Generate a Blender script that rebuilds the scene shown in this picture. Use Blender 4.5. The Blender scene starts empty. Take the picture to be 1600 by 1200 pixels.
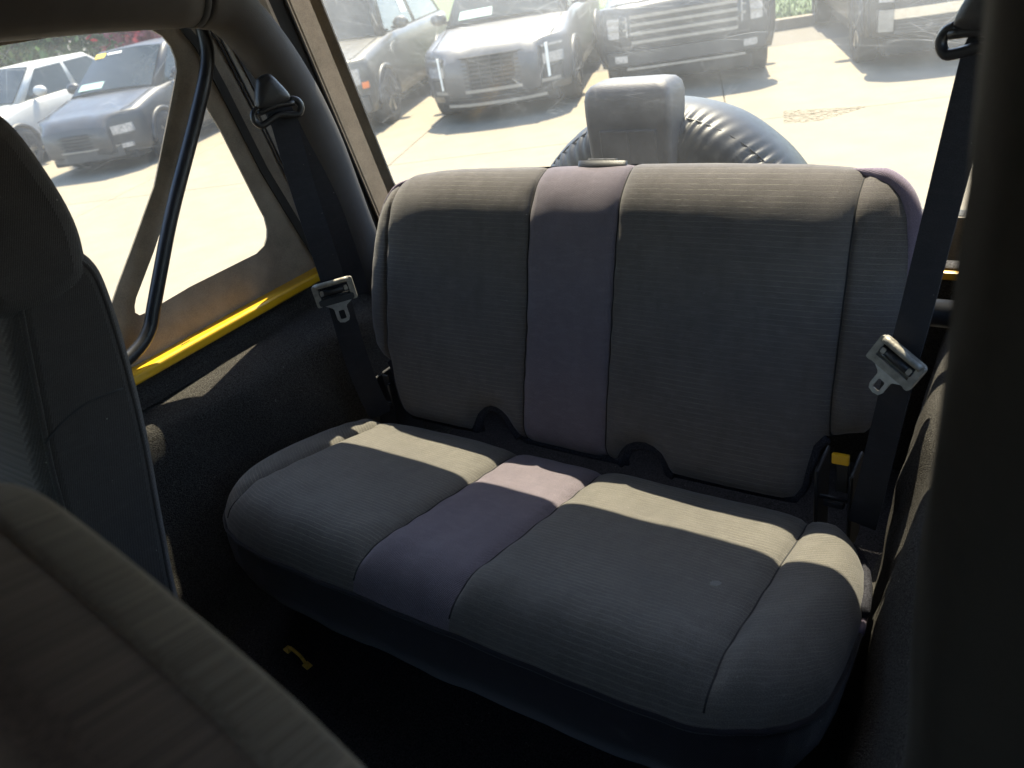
import bpy, bmesh, math, random
from mathutils import Vector, Matrix, noise as mnoise
R = math.radians
random.seed(7)
sc = bpy.context.scene
col = sc.collection

# ------------------------------------------------------------------ camera
cam_d = bpy.data.cameras.new('camera')
cam = bpy.data.objects.new('camera', cam_d); col.objects.link(cam)
cam_d.sensor_width = 36; cam_d.lens = 27.94
cam_d.clip_start = 0.02; cam_d.clip_end = 600
cam.matrix_world = Matrix(((0.8275, -0.1474, 0.5418, 0.665),
                           (0.5369, 0.4899, -0.6868, 0.0),
                           (-0.1642, 0.8592, 0.4846, 1.60),
                           (0, 0, 0, 1)))
cam_d.dof.use_dof = True
cam_d.dof.focus_distance = 1.25
cam_d.dof.aperture_fstop = 7.5
sc.camera = cam

# ------------------------------------------------------------------ sky, sun, exposure
SUN = Vector((0.20, -0.55, -1.0)).normalized()
world = bpy.data.worlds.new('World'); sc.world = world; world.use_nodes = True
wn = world.node_tree.nodes; wl = world.node_tree.links
sky = wn.new('ShaderNodeTexSky'); sky.sky_type = 'NISHITA'; sky.sun_disc = False
sky.sun_elevation = math.asin(-SUN.z)
sky.sun_rotation = math.atan2(-SUN.x, -SUN.y)
wl.new(sky.outputs[0], wn['Background'].inputs[0])
wn['Background'].inputs[1].default_value = 0.15
sun_d = bpy.data.lights.new('sun', 'SUN'); sun_d.energy = 3.9; sun_d.angle = R(0.5); sun_d.color = (1.0, 0.89, 0.68)
sun = bpy.data.objects.new('sun', sun_d); col.objects.link(sun)
sun.rotation_euler = SUN.to_track_quat('-Z', 'Y').to_euler()
sun.location = (0, 0, 6)
sc.view_settings.view_transform = 'Standard'; sc.view_settings.look = 'None'
sc.view_settings.gamma = 1.0; sc.view_settings.exposure = 2.2
sc.view_settings.use_curve_mapping = False
sc.cycles.max_bounces = 10; sc.cycles.diffuse_bounces = 5; sc.cycles.transparent_max_bounces = 24
sc.cycles.use_denoising = True

GZ = -0.45            # the parking lot's level; the vehicle's own origin is higher

# ------------------------------------------------------------------ material helpers
def new_mat(name):
    m = bpy.data.materials.new(name); m.use_nodes = True
    nt = m.node_tree; b = nt.nodes['Principled BSDF']
    return m, nt, b
def N(nt, t, **kw):
    n = nt.nodes.new(t)
    for k, v in kw.items(): setattr(n, k, v)
    return n
def mathn(nt, op, a, b=None):
    n = N(nt, 'ShaderNodeMath', operation=op)
    for i, v in enumerate((a, b)):
        if v is None: continue
        if isinstance(v, (int, float)): n.inputs[i].default_value = v
        else: nt.links.new(v, n.inputs[i])
    return n.outputs[0]
def mixc(nt, f, a, b):
    n = N(nt, 'ShaderNodeMix', data_type='RGBA')
    if isinstance(f, (int, float)): n.inputs[0].default_value = f
    else: nt.links.new(f, n.inputs[0])
    for i, v in ((6, a), (7, b)):
        if isinstance(v, tuple): n.inputs[i].default_value = (*v, 1)
        else: nt.links.new(v, n.inputs[i])
    return n.outputs[2]
def ramp(nt, src, lo, hi):
    n = N(nt, 'ShaderNodeMapRange'); n.inputs[1].default_value = lo; n.inputs[2].default_value = hi
    nt.links.new(src, n.inputs[0]); return n.outputs[0]
def noise(nt, vec, scale, detail=3, rough=0.55):
    n = N(nt, 'ShaderNodeTexNoise'); n.inputs['Scale'].default_value = scale
    n.inputs['Detail'].default_value = detail; n.inputs['Roughness'].default_value = rough
    nt.links.new(vec, n.inputs['Vector']); return n.outputs[0]
def vscale(nt, vec, s, rot=(0, 0, 0)):
    n = N(nt, 'ShaderNodeMapping'); n.inputs['Scale'].default_value = s; n.inputs['Rotation'].default_value = rot
    nt.links.new(vec, n.inputs[0]); return n.outputs[0]
def bump(nt, b, h, strength, dist=0.002):
    n = N(nt, 'ShaderNodeBump'); n.inputs['Strength'].default_value = strength; n.inputs['Distance'].default_value = dist
    nt.links.new(h, n.inputs['Height']); nt.links.new(n.outputs[0], b.inputs['Normal'])
def coords(nt, which='Object'):
    return N(nt, 'ShaderNodeTexCoord').outputs[which]

def plain(name, c, rough=0.5, metal=0.0, var=0.15, scale=20, bs=0.0, bscale=200, coat=0.0, spec=0.5):
    m, nt, b = new_mat(name)
    v = coords(nt)
    f = ramp(nt, noise(nt, v, scale, 4), 0.3, 0.7)
    lo = tuple(x*(1-var) for x in c); hi = tuple(min(1, x*(1+var)) for x in c)
    nt.links.new(mixc(nt, f, lo, hi), b.inputs['Base Color'])
    r = N(nt, 'ShaderNodeMapRange'); r.inputs[3].default_value = max(0, rough-0.08); r.inputs[4].default_value = min(1, rough+0.08)
    nt.links.new(noise(nt, v, scale*3, 3), r.inputs[0]); nt.links.new(r.outputs[0], b.inputs['Roughness'])
    b.inputs['Metallic'].default_value = metal
    b.inputs['Coat Weight'].default_value = coat
    b.inputs['Specular IOR Level'].default_value = spec
    if bs: bump(nt, b, noise(nt, v, bscale, 2), bs)
    return m

def fabric(name, base, line=None, pitch=0.0095, linew=0.16, twill=0.0, vline=0.0, sheen=0.15, lint=0.55, stain=None):
    """woven seat cloth; UVs are metres on the panel"""
    m, nt, b = new_mat(name)
    uv = coords(nt, 'UV')
    sep = N(nt, 'ShaderNodeSeparateXYZ'); nt.links.new(uv, sep.inputs[0])
    wear = ramp(nt, noise(nt, uv, 9, 5, 0.6), 0.3, 0.72)
    c = mixc(nt, wear, tuple(x*0.82 for x in base), tuple(x*1.18 for x in base))
    fine = noise(nt, vscale(nt, uv, (1, 1.0, 1)), 900, 2)
    c = mixc(nt, ramp(nt, fine, 0.42, 0.68), mixc(nt, 0.5, c, tuple(x*0.5 for x in base)), mixc(nt, 0.6, c, tuple(min(1, x*1.9) for x in base)))
    c = mixc(nt, mathn(nt, 'MULTIPLY', ramp(nt, noise(nt, vscale(nt, uv, (1, 0.35, 1)), 45, 5, 0.7), 0.45, 0.75), 0.35), c, tuple(x*0.55 for x in base))
    c = mixc(nt, mathn(nt, 'MULTIPLY', ramp(nt, noise(nt, vscale(nt, uv, (0.5, 1.6, 1)), 60, 5, 0.75), 0.5, 0.8), 0.4), c, tuple(min(1, x*1.7+0.01) for x in base))
    hgt = fine
    if line:
        wob = mathn(nt, 'MULTIPLY', noise(nt, vscale(nt, uv, (3, 10, 1)), 2.0, 2), 0.004)
        fr = mathn(nt, 'FRACT', mathn(nt, 'DIVIDE', mathn(nt, 'ADD', sep.outputs[1], wob), pitch))
        ln = mathn(nt, 'LESS_THAN', fr, linew)
        brk = ramp(nt, noise(nt, vscale(nt, uv, (90, 500, 1)), 1.0, 4), 0.25, 0.62)
        reg = ramp(nt, noise(nt, uv, 5, 3), 0.32, 0.62)
        ln = mathn(nt, 'MULTIPLY', mathn(nt, 'MULTIPLY', ln, brk), mathn(nt, 'ADD', mathn(nt, 'MULTIPLY', reg, 0.92), 0.08))
        if vline:
            fv = mathn(nt, 'LESS_THAN', mathn(nt, 'FRACT', mathn(nt, 'DIVIDE', sep.outputs[0], pitch*0.8)), 0.14)
            fv = mathn(nt, 'MULTIPLY', mathn(nt, 'MULTIPLY', fv, vline), reg)
            ln = mathn(nt, 'MAXIMUM', ln, fv)
        c = mixc(nt, ln, c, line)
        hgt = mathn(nt, 'ADD', fine, ln)
    if twill:
        w = N(nt, 'ShaderNodeTexWave'); w.inputs['Scale'].default_value = twill; w.inputs['Distortion'].default_value = 0.4
        nt.links.new(vscale(nt, uv, (1, 1, 1), (0, 0, R(28))), w.inputs['Vector'])
        hgt = mathn(nt, 'ADD', mathn(nt, 'MULTIPLY', w.outputs[1], 1.2), fine)
        c = mixc(nt, mathn(nt, 'MULTIPLY', w.outputs[1], 0.3), c, tuple(x*0.5 for x in base))
    # lint and pale smudges
    sp = N(nt, 'ShaderNodeTexVoronoi'); sp.inputs['Scale'].default_value = 55
    nt.links.new(uv, sp.inputs['Vector'])
    dot = mathn(nt, 'LESS_THAN', sp.outputs['Distance'], 0.045)
    dot = mathn(nt, 'MULTIPLY', dot, ramp(nt, noise(nt, uv, 14, 2), 0.52, 0.6))
    c = mixc(nt, mathn(nt, 'MULTIPLY', dot, lint), c, (0.35, 0.33, 0.30))
    sm = ramp(nt, noise(nt, vscale(nt, uv, (1, 2.2, 1)), 6, 6, 0.7), 0.62, 0.8)
    c = mixc(nt, mathn(nt, 'MULTIPLY', sm, 0.16), c, (0.30, 0.28, 0.27))
    if stain:   # a dried pale mark on the cloth
        du = mathn(nt, 'DIVIDE', mathn(nt, 'ADD', mathn(nt, 'SUBTRACT', sep.outputs[0], stain[0]), mathn(nt, 'MULTIPLY', mathn(nt, 'SUBTRACT', sep.outputs[1], stain[1]), -0.25)), 0.007)
        dv = mathn(nt, 'DIVIDE', mathn(nt, 'SUBTRACT', sep.outputs[1], stain[1]), 0.009)
        rr_ = mathn(nt, 'SQRT', mathn(nt, 'ADD', mathn(nt, 'MULTIPLY', du, du), mathn(nt, 'MULTIPLY', dv, dv)))
        edge = mathn(nt, 'LESS_THAN', mathn(nt, 'ADD', rr_, mathn(nt, 'MULTIPLY', noise(nt, uv, 260, 3, 0.7), 1.1)), 1.35)
        c = mixc(nt, mathn(nt, 'MULTIPLY', edge, 0.25), c, (0.30, 0.32, 0.33))
    nt.links.new(c, b.inputs['Base Color'])
    b.inputs['Roughness'].default_value = 0.92
    b.inputs['Specular IOR Level'].default_value = 0.2
    b.inputs['Sheen Weight'].default_value = sheen; b.inputs['Sheen Roughness'].default_value = 0.5
    bump(nt, b, hgt, 0.35, 0.0012)
    return m

def carpet(name, base, k=1.0):
    m, nt, b = new_mat(name)
    v = coords(nt)
    n1 = noise(nt, v, 420, 3, 0.7); n2 = noise(nt, v, 30, 4)
    c = mixc(nt, ramp(nt, n1, 0.36, 0.64), tuple(x*0.35 for x in base), tuple(min(1, x*2.0) for x in base))
    c = mixc(nt, ramp(nt, n2, 0.3, 0.7), c, mixc(nt, 0.35, c, base))
    lint = mathn(nt, 'GREATER_THAN', noise(nt, v, 160, 2), 0.735)
    c = mixc(nt, mathn(nt, 'MULTIPLY', lint, 0.5), c, (0.25, 0.24, 0.22))
    nt.links.new(c, b.inputs['Base Color'])
    b.inputs['Roughness'].default_value = 1.0; b.inputs['Specular IOR Level'].default_value = 0.05
    bump(nt, b, n1, 0.9*k, 0.006)
    return m

def canvas(name, base, trans):
    m, nt, b = new_mat(name)
    v = coords(nt)
    c = mixc(nt, ramp(nt, noise(nt, v, 14, 6, 0.65), 0.3, 0.72), tuple(x*0.72 for x in base), tuple(x*1.25 for x in base))
    c = mixc(nt, ramp(nt, noise(nt, v, 700, 2), 0.4, 0.7), c, mixc(nt, 0.35, c, tuple(x*1.9 for x in base)))
    nt.links.new(c, b.inputs['Base Color'])
    b.inputs['Roughness'].default_value = 0.95; b.inputs['Specular IOR Level'].default_value = 0.15
    h = mathn(nt, 'ADD', mathn(nt, 'MULTIPLY', noise(nt, v, 900, 2), 0.3), noise(nt, v, 25, 4))
    bump(nt, b, h, 0.3, 0.004)
    t = N(nt, 'ShaderNodeBsdfTranslucent'); nt.links.new(c, t.inputs[0])
    mx = N(nt, 'ShaderNodeMixShader'); mx.inputs[0].default_value = trans
    nt.links.new(b.outputs[0], mx.inputs[1]); nt.links.new(t.outputs[0], mx.inputs[2])
    nt.links.new(mx.outputs[0], nt.nodes['Material Output'].inputs[0])
    return m

def vinyl_pane(name, haze, scratch, speck):
    """clear plastic soft-top window: see-through, dusty, scratched"""
    m, nt, b = new_mat(name)
    v = coords(nt, 'UV')
    fac = None
    for sc_, rot, st, th in ((19, 100, 0.14, 0.0032), (23, 65, 0.11, 0.0034), (15, -38, 0.12, 0.003), (34, 35, 0.2, 0.006), (30, -75, 0.16, 0.006)):
        vo = N(nt, 'ShaderNodeTexVoronoi', feature='DISTANCE_TO_EDGE'); vo.inputs['Scale'].default_value = sc_
        mp = vscale(nt, vscale(nt, v, (1, 1, 1), (0, 0, R(rot))), (1, st, 1))
        dn = N(nt, 'ShaderNodeTexNoise'); dn.inputs['Scale'].default_value = 3; nt.links.new(mp, dn.inputs['Vector'])
        ad = N(nt, 'ShaderNodeVectorMath', operation='MULTIPLY_ADD'); ad.inputs[1].default_value = (0.22,)*3
        nt.links.new(dn.outputs[1], ad.inputs[0]); nt.links.new(mp, ad.inputs[2])
        nt.links.new(ad.outputs[0], vo.inputs['Vector'])
        l = mathn(nt, 'LESS_THAN', vo.outputs['Distance'], th)
        msk = ramp(nt, noise(nt, vscale(nt, v, (1, 1, 1), (0, 0, R(rot*3))), 11, 3), 0.50, 0.66)
        l = mathn(nt, 'MULTIPLY', l, msk)
        fac = l if fac is None else mathn(nt, 'MAXIMUM', fac, l)
    # rubbed micro-scratch patches
    st = noise(nt, vscale(nt, vscale(nt, v, (1, 1, 1), (0, 0, R(14))), (14, 380, 1)), 1.0, 3, 0.7)
    st2 = noise(nt, vscale(nt, vscale(nt, v, (1, 1, 1), (0, 0, R(-25))), (380, 20, 1)), 1.0, 3, 0.7)
    mic = mathn(nt, 'MULTIPLY', ramp(nt, mathn(nt, 'MAXIMUM', st, st2), 0.56, 0.8), ramp(nt, noise(nt, v, 4.5, 4), 0.42, 0.7))
    sp = N(nt, 'ShaderNodeTexVoronoi'); sp.inputs['Scale'].default_value = 260; nt.links.new(v, sp.inputs['Vector'])
    dust = mathn(nt, 'MULTIPLY', mathn(nt, 'LESS_THAN', sp.outputs['Distance'], 0.12), ramp(nt, noise(nt, v, 12, 3), 0.45, 0.75))
    fac = mathn(nt, 'MULTIPLY', fac, scratch)
    fac = mathn(nt, 'MAXIMUM', fac, mathn(nt, 'MULTIPLY', mic, scratch*1.5))
    fac = mathn(nt, 'MAXIMUM', fac, mathn(nt, 'MULTIPLY', dust, speck))
    cloud = mathn(nt, 'MULTIPLY', mathn(nt, 'ADD', ramp(nt, noise(nt, v, 3.2, 5, 0.6), 0.3, 0.75), 0.45), haze)
    sepv = N(nt, 'ShaderNodeSeparateXYZ'); nt.links.new(v, sepv.inputs[0])
    up = mathn(nt, 'ADD', ramp(nt, mathn(nt, 'ADD', sepv.outputs[1], mathn(nt, 'MULTIPLY', noise(nt, v, 3, 3), 0.12)), 1.34, 1.54), 0.20)
    fac = mathn(nt, 'MULTIPLY', mathn(nt, 'ADD', fac, cloud), mathn(nt, 'MULTIPLY', up, 1.25))
    tr = N(nt, 'ShaderNodeBsdfTransparent'); tr.inputs[0].default_value = (0.95, 0.96, 0.95, 1)
    dif = N(nt, 'ShaderNodeBsdfDiffuse'); dif.inputs[0].default_value = (0.8, 0.8, 0.78, 1)
    tl = N(nt, 'ShaderNodeBsdfTranslucent'); tl.inputs[0].default_value = (0.85, 0.87, 0.88, 1)
    hz = N(nt, 'ShaderNodeMixShader'); hz.inputs[0].default_value = 0.7
    nt.links.new(dif.outputs[0], hz.inputs[1]); nt.links.new(tl.outputs[0], hz.inputs[2])
    mx = N(nt, 'ShaderNodeMixShader'); nt.links.new(fac, mx.inputs[0])
    nt.links.new(tr.outputs[0], mx.inputs[1]); nt.links.new(hz.outputs[0], mx.inputs[2])
    gl = N(nt, 'ShaderNodeBsdfGlossy'); gl.inputs['Roughness'].default_value = 0.12
    m2 = N(nt, 'ShaderNodeMixShader'); m2.inputs[0].default_value = 0.025
    nt.links.new(mx.outputs[0], m2.inputs[1]); nt.links.new(gl.outputs[0], m2.inputs[2])
    nt.links.new(m2.outputs[0], nt.nodes['Material Output'].inputs[0])
    return m

M = {}
M['cloth'] = fabric('charcoal_ribbed_cloth', (0.092, 0.083, 0.079), (0.16, 0.152, 0.125), pitch=0.0079, vline=0.06, linew=0.11)
M['cloth_seat'] = fabric('charcoal_seat_cloth', (0.098, 0.092, 0.082), (0.155, 0.145, 0.12), pitch=0.007, linew=0.2, vline=0.08, stain=(0.372, 0.21))
M['stripe'] = fabric('mauve_twill_cloth', (0.138, 0.118, 0.136), twill=130)
M['edge_cloth'] = fabric('mauve_edge_cloth', (0.190, 0.155, 0.205), twill=160)
M['skirt'] = fabric('dark_skirt_cloth', (0.016, 0.015, 0.019), twill=150)
M['felt'] = carpet('charcoal_felt_trim', (0.028, 0.028, 0.034), 0.5)
M['front_cloth'] = fabric('front_seat_cloth', (0.040, 0.036, 0.035), twill=150)
M['front_rib'] = fabric('front_seat_rib_cloth', (0.043, 0.036, 0.032), twill=230, lint=0)
M['lit_edge'] = fabric('rear_lit_edge_cloth', (0.125, 0.105, 0.085), twill=230, lint=0)  # paler so the colour carries light caught from behind
M['driver_cloth'] = fabric('driver_seat_brown_cloth', (0.082, 0.060, 0.050), twill=230, lint=0)
M['seam'] = plain('seam_thread', (0.02, 0.02, 0.022), 0.9)
M['thread'] = plain('stitch_thread', (0.24, 0.225, 0.21), 0.8)
M['carpet'] = carpet('black_carpet', (0.050, 0.047, 0.043))
M['floor'] = carpet('floor_carpet', (0.030, 0.029, 0.031), 0.7)
M['canvas'] = canvas('khaki_black_canvas', (0.245, 0.212, 0.170), 0.14)
M['trim'] = plain('black_binding', (0.018, 0.017, 0.016), 0.75, bs=0.2, bscale=600)
M['pad'] = plain('roll_bar_padding', (0.040, 0.036, 0.034), 0.82, var=0.1, scale=12, bs=0.25, bscale=900)
M['shaded_pad'] = plain('shade_darkened_padding', (0.0028, 0.0026, 0.0024), 0.8, var=0.15, bs=0.2, bscale=500)  # roll bar padding with the shade on the upright put into its colour
M['tube'] = plain('black_satin_tube', (0.012, 0.013, 0.016), 0.38, var=0.1)
M['yellow'] = plain('yellow_body_paint', (0.72, 0.40, 0.012), 0.32, var=0.06, coat=0.5)
M['loop_yellow'] = plain('scuffed_yellow_metal', (0.75, 0.50, 0.08), 0.5, var=0.25, scale=120)
M['web'] = fabric('black_belt_webbing', (0.026, 0.026, 0.030), twill=260, sheen=0.05)
M['plastic'] = plain('black_grained_plastic', (0.020, 0.021, 0.024), 0.42, var=0.2, scale=60, bs=0.25, bscale=700)
M['steel'] = plain('brushed_steel', (0.42, 0.41, 0.40), 0.38, metal=1.0, var=0.2, scale=80)
M['pale_metal'] = plain('worn_plated_metal', (0.27, 0.25, 0.21), 0.5, metal=0.4, var=0.3, scale=90, bs=0.2, bscale=300)
M['vinyl_cover'] = plain('black_tyre_cover_vinyl', (0.009, 0.009, 0.009), 0.46, var=0.1, bs=0.15, bscale=400, spec=0.35)
M['weathered'] = plain('weathered_black_plastic', (0.026, 0.024, 0.027), 0.55, var=0.25, scale=35, bs=0.35, bscale=500)
def tinted_glass():
    m, nt, b = new_mat('front_dimming_glass')
    t = N(nt, 'ShaderNodeBsdfTransparent'); t.inputs[0].default_value = (0.74, 0.80, 0.78, 1)
    g = N(nt, 'ShaderNodeBsdfGlossy'); g.inputs['Roughness'].default_value = 0.02
    mx = N(nt, 'ShaderNodeMixShader'); mx.inputs[0].default_value = 0.05
    nt.links.new(t.outputs[0], mx.inputs[1]); nt.links.new(g.outputs[0], mx.inputs[2]); nt.links.new(mx.outputs[0], nt.nodes['Material Output'].inputs[0])
    return m
def residue():
    m, nt, b = new_mat('brown_adhesive_residue'); v = coords(nt, 'UV')
    f = ramp(nt, noise(nt, vscale(nt, v, (90, 700, 1)), 1.0, 5, 0.8), 0.46, 0.72)
    t = N(nt, 'ShaderNodeBsdfTransparent'); d = N(nt, 'ShaderNodeBsdfDiffuse'); d.inputs[0].default_value = (0.10, 0.07, 0.045, 1)
    mx = N(nt, 'ShaderNodeMixShader'); nt.links.new(mathn(nt, 'MULTIPLY', f, 0.6), mx.inputs[0])
    nt.links.new(t.outputs[0], mx.inputs[1]); nt.links.new(d.outputs[0], mx.inputs[2]); nt.links.new(mx.outputs[0], nt.nodes['Material Output'].inputs[0])
    return m
M['tinted'] = tinted_glass(); M['residue'] = residue()
M['pane'] = vinyl_pane('scratched_rear_window_vinyl', 0.052, 0.062, 0.20)
M['pane_side'] = vinyl_pane('dusty_side_window_vinyl', 0.034, 0.06, 0.06)

# ------------------------------------------------------------------ geometry helpers
def link(o, parent=None):
    col.objects.link(o)
    if parent is not None: o.parent = parent
    return o
def obj(name, verts, faces, m, parent=None, smooth=True, uvs=None):
    me = bpy.data.meshes.new(name); me.from_pydata([tuple(v) for v in verts], [], faces); me.update()
    if smooth: me.polygons.foreach_set('use_smooth', [True]*len(me.polygons))
    uvl = me.uv_layers.new(name='UVMap')
    for lp in me.loops:
        uvl.data[lp.index].uv = uvs[lp.vertex_index] if uvs else (verts[lp.vertex_index][0] + 0.37*verts[lp.vertex_index][1], verts[lp.vertex_index][2] + 0.21*verts[lp.vertex_index][1])
    me.materials.append(M[m] if isinstance(m, str) else m)
    return link(bpy.data.objects.new(name, me), parent)
def bmobj(name, bm, m, parent=None, smooth=False):
    vs = [v.co.copy() for v in bm.verts]; bm.verts.index_update()
    fs = [[v.index for v in f.verts] for f in bm.faces]; bm.free()
    return obj(name, vs, fs, m, parent, smooth)
def thing(name, label, cat, loc=(0, 0, 0), rot=(0, 0, 0), group=None):
    o = bpy.data.objects.new(name, None); o.empty_display_size = 0.1; link(o)
    o.location = loc; o.rotation_euler = rot
    return tag(o, label, cat, group)
def tag(o, label, cat, group=None):
    o['label'] = label; o['category'] = cat
    if group: o['group'] = group
    return o
def struct(o): o['kind'] = 'structure'; return o
def box(name, lo, hi, m, parent=None, bev=0.0, seg=2):
    bm = bmesh.new(); bmesh.ops.create_cube(bm, size=1)
    for v in bm.verts:
        v.co = Vector([(lo[i]+hi[i])/2 + v.co[i]*(hi[i]-lo[i]) for i in range(3)])
    if bev: bmesh.ops.bevel(bm, geom=bm.edges[:], offset=bev, segments=seg, affect='EDGES', profile=0.5)
    return bmobj(name, bm, m, parent, smooth=False)
def spline(pts, n):
    """Catmull-Rom through the points, n samples per span"""
    P = [Vector(p) for p in pts]; out = []
    for i in range(len(P)-1):
        p0 = P[i-1] if i else P[0]*2-P[1]; p1, p2 = P[i], P[i+1]
        p3 = P[i+2] if i+2 < len(P) else P[-1]*2-P[-2]
        for k in range(n):
            t = k/n
            out.append(0.5*((2*p1)+(p2-p0)*t+(2*p0-5*p1+4*p2-p3)*t*t+(3*p1-p0-3*p2+p3)*t**3))
    out.append(P[-1]); return out
def tube(name, pts, r, m, parent=None, n=12, sub=5, closed=False, jitter=0.0):
    path = spline(pts, sub) if sub > 1 else [Vector(p) for p in pts]
    V, F, U = [], [], []; up = Vector((0.13, 0.21, 0.97)); L = 0
    for i, p in enumerate(path):
        t = (path[min(i+1, len(path)-1)]-path[max(i-1, 0)]).normalized()
        a = (up - t*up.dot(t))
        a = a.normalized() if a.length > 1e-4 else t.orthogonal().normalized()
        up = a; b = t.cross(a)
        rr = r(i/(len(path)-1)) if callable(r) else r
        if i: L += (p-path[i-1]).length
        for k in range(n):
            th = 2*math.pi*k/n
            q = rr*(1 + (jitter*mnoise.noise(p*9+Vector((k*0.9, 0, 0))) if jitter else 0))
            V.append(p + a*math.cos(th)*q + b*math.sin(th)*q); U.append((k/n*2*math.pi*rr, L))
    for i in range(len(path)-1):
        for k in range(n):
            F.append((i*n+k, i*n+(k+1) % n, (i+1)*n+(k+1) % n, (i+1)*n+k))
    F.append(tuple(range(n-1, -1, -1))); F.append(tuple((len(path)-1)*n+k for k in range(n)))
    return obj(name, V, F, m, parent, True, U)
def sheet(name, outline, holes, to3d, m, parent=None, thick=0.004, uvf=None):
    """flat polygon (with holes) in 2D mapped to 3D, with a real thickness"""
    bm = bmesh.new(); es = []
    for loop in [outline]+holes:
        vs = [bm.verts.new((p[0], p[1], 0)) for p in loop]
        es += [bm.edges.new((vs[i], vs[(i+1) % len(vs)])) for i in range(len(vs))]
    bmesh.ops.triangle_fill(bm, edges=es, use_beauty=True, normal=(0, 0, 1))
    bm.verts.index_update()
    P2 = [v.co.copy() for v in bm.verts]; fs = [[v.index for v in f.verts] for f in bm.faces]
    bd = [(e.verts[0].index, e.verts[1].index) for e in bm.edges if len(e.link_faces) == 1]
    bm.free(); n = len(P2)
    V = [Vector(to3d(p.x, p.y, -thick/2)) for p in P2]+[Vector(to3d(p.x, p.y, thick/2)) for p in P2]
    F = [f for f in fs]+[[i+n for i in reversed(f)] for f in fs]+[(a, b, b+n, a+n) for a, b in bd]
    U = [(p.x, p.y) for p in P2]*2
    o = obj(name, V, F, m, parent, False, U)
    me = o.data; bm = bmesh.new(); bm.from_mesh(me); bmesh.ops.recalc_face_normals(bm, faces=bm.faces[:]); bm.to_mesh(me); bm.free()
    return o
def lerp_table(tab, x):
    if x <= tab[0][0]: return tab[0][1]
    for (a, fa), (b, fb) in zip(tab, tab[1:]):
        if x <= b:
            t = (x-a)/(b-a) if b > a else 0
            return fa+(fb-fa)*t
    return tab[-1][1]

# ------------------------------------------------------------------ parking lot
def ground():
    s = 300
    g = struct(obj('ground', [(-s, -s, GZ-0.03), (s, -s, GZ-0.03), (s, s, GZ-0.03), (-s, s, GZ-0.03)], [(0, 1, 2, 3)], M['joint'], None, False))
    a = R(22); ux = Vector((math.cos(a), math.sin(a), 0)); uy = Vector((-math.sin(a), math.cos(a), 0))
    me = None
    for i in range(-6, 4):
        for j in range(-3, 3):
            c = ux*(i*3.8-1.0)+uy*(j*4.4+1.9)
            if me is None:
                o = box('concrete_slab', (-1.894, -2.194, -0.2), (1.894, 2.194, 0.0), 'concrete', g, 0.004, 1); me = o.data
            else:
                o = link(bpy.data.objects.new('concrete_slab', me), g)
            o.location = (c.x, c.y, GZ); o.rotation_euler = (0, 0, a)
    # kerb and lawn behind the parked row
    k = struct(box('kerb', (-22, 0, -0.2), (14, 0.18, 0.14), 'kerb', None, 0.02, 2))
    k.location = (-5.85, 13.4, GZ); k.rotation_euler = (0, 0, a)
    rnd = random.Random(3)
    lw = struct(box('lawn', (-30, 0.181, -0.3), (20, 26, 0.10), 'lawn', None))
    lw.location = (-5.85, 13.4, GZ); lw.rotation_euler = (0, 0, a)
    V, F = [], []
    for i in range(26000):
        x = rnd.uniform(-12, 8); y = 0.2+rnd.random()**1.7*7; h = rnd.uniform(0.04, 0.09); th = rnd.uniform(0, 6.28)
        dx, dy = math.cos(th)*0.012, math.sin(th)*0.012; n = len(V)
        V += [(x-dx, y-dy, 0.10), (x+dx, y+dy, 0.10), (x+rnd.uniform(-.03, .03), y+rnd.uniform(-.03, .03), 0.10+h)]; F.append((n, n+1, n+2))
    gr = obj('grass', V, F, 'grass', None, False); gr.location = lw.location; gr.rotation_euler = lw.rotation_euler
    gr['kind'] = 'stuff'; gr['label'] = 'bright green mown grass behind the kerb'
M['joint'] = plain('dark_joint_filler', (0.10, 0.09, 0.075), 0.9)
M['concrete'] = plain('pale_concrete', (0.205, 0.177, 0.130), 0.9, var=0.08, scale=2.2, bs=0.25, bscale=90, spec=0.2)
M['kerb'] = plain('kerb_concrete', (0.22, 0.19, 0.15), 0.9, var=0.12, scale=6, bs=0.3, bscale=80, spec=0.2)
M['lawn'] = plain('lawn_soil_green', (0.05, 0.08, 0.018), 0.95, var=0.3, scale=5)
M['grass'] = plain('grass_blades', (0.07, 0.13, 0.02), 0.7, var=0.35, scale=8)
ground()

# ------------------------------------------------------------------ the vehicle's tub
import numpy as np
def grid(name, rows, m, parent=None, uvs=None, smooth=True, flip=False):
    n = len(rows[0]); V = [p for r in rows for p in r]
    F = []
    for i in range(len(rows)-1):
        for k in range(n-1):
            f = (i*n+k, i*n+k+1, (i+1)*n+k+1, (i+1)*n+k)
            F.append(f[::-1] if flip else f)
    return obj(name, V, F, m, parent, smooth, uvs)

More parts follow.
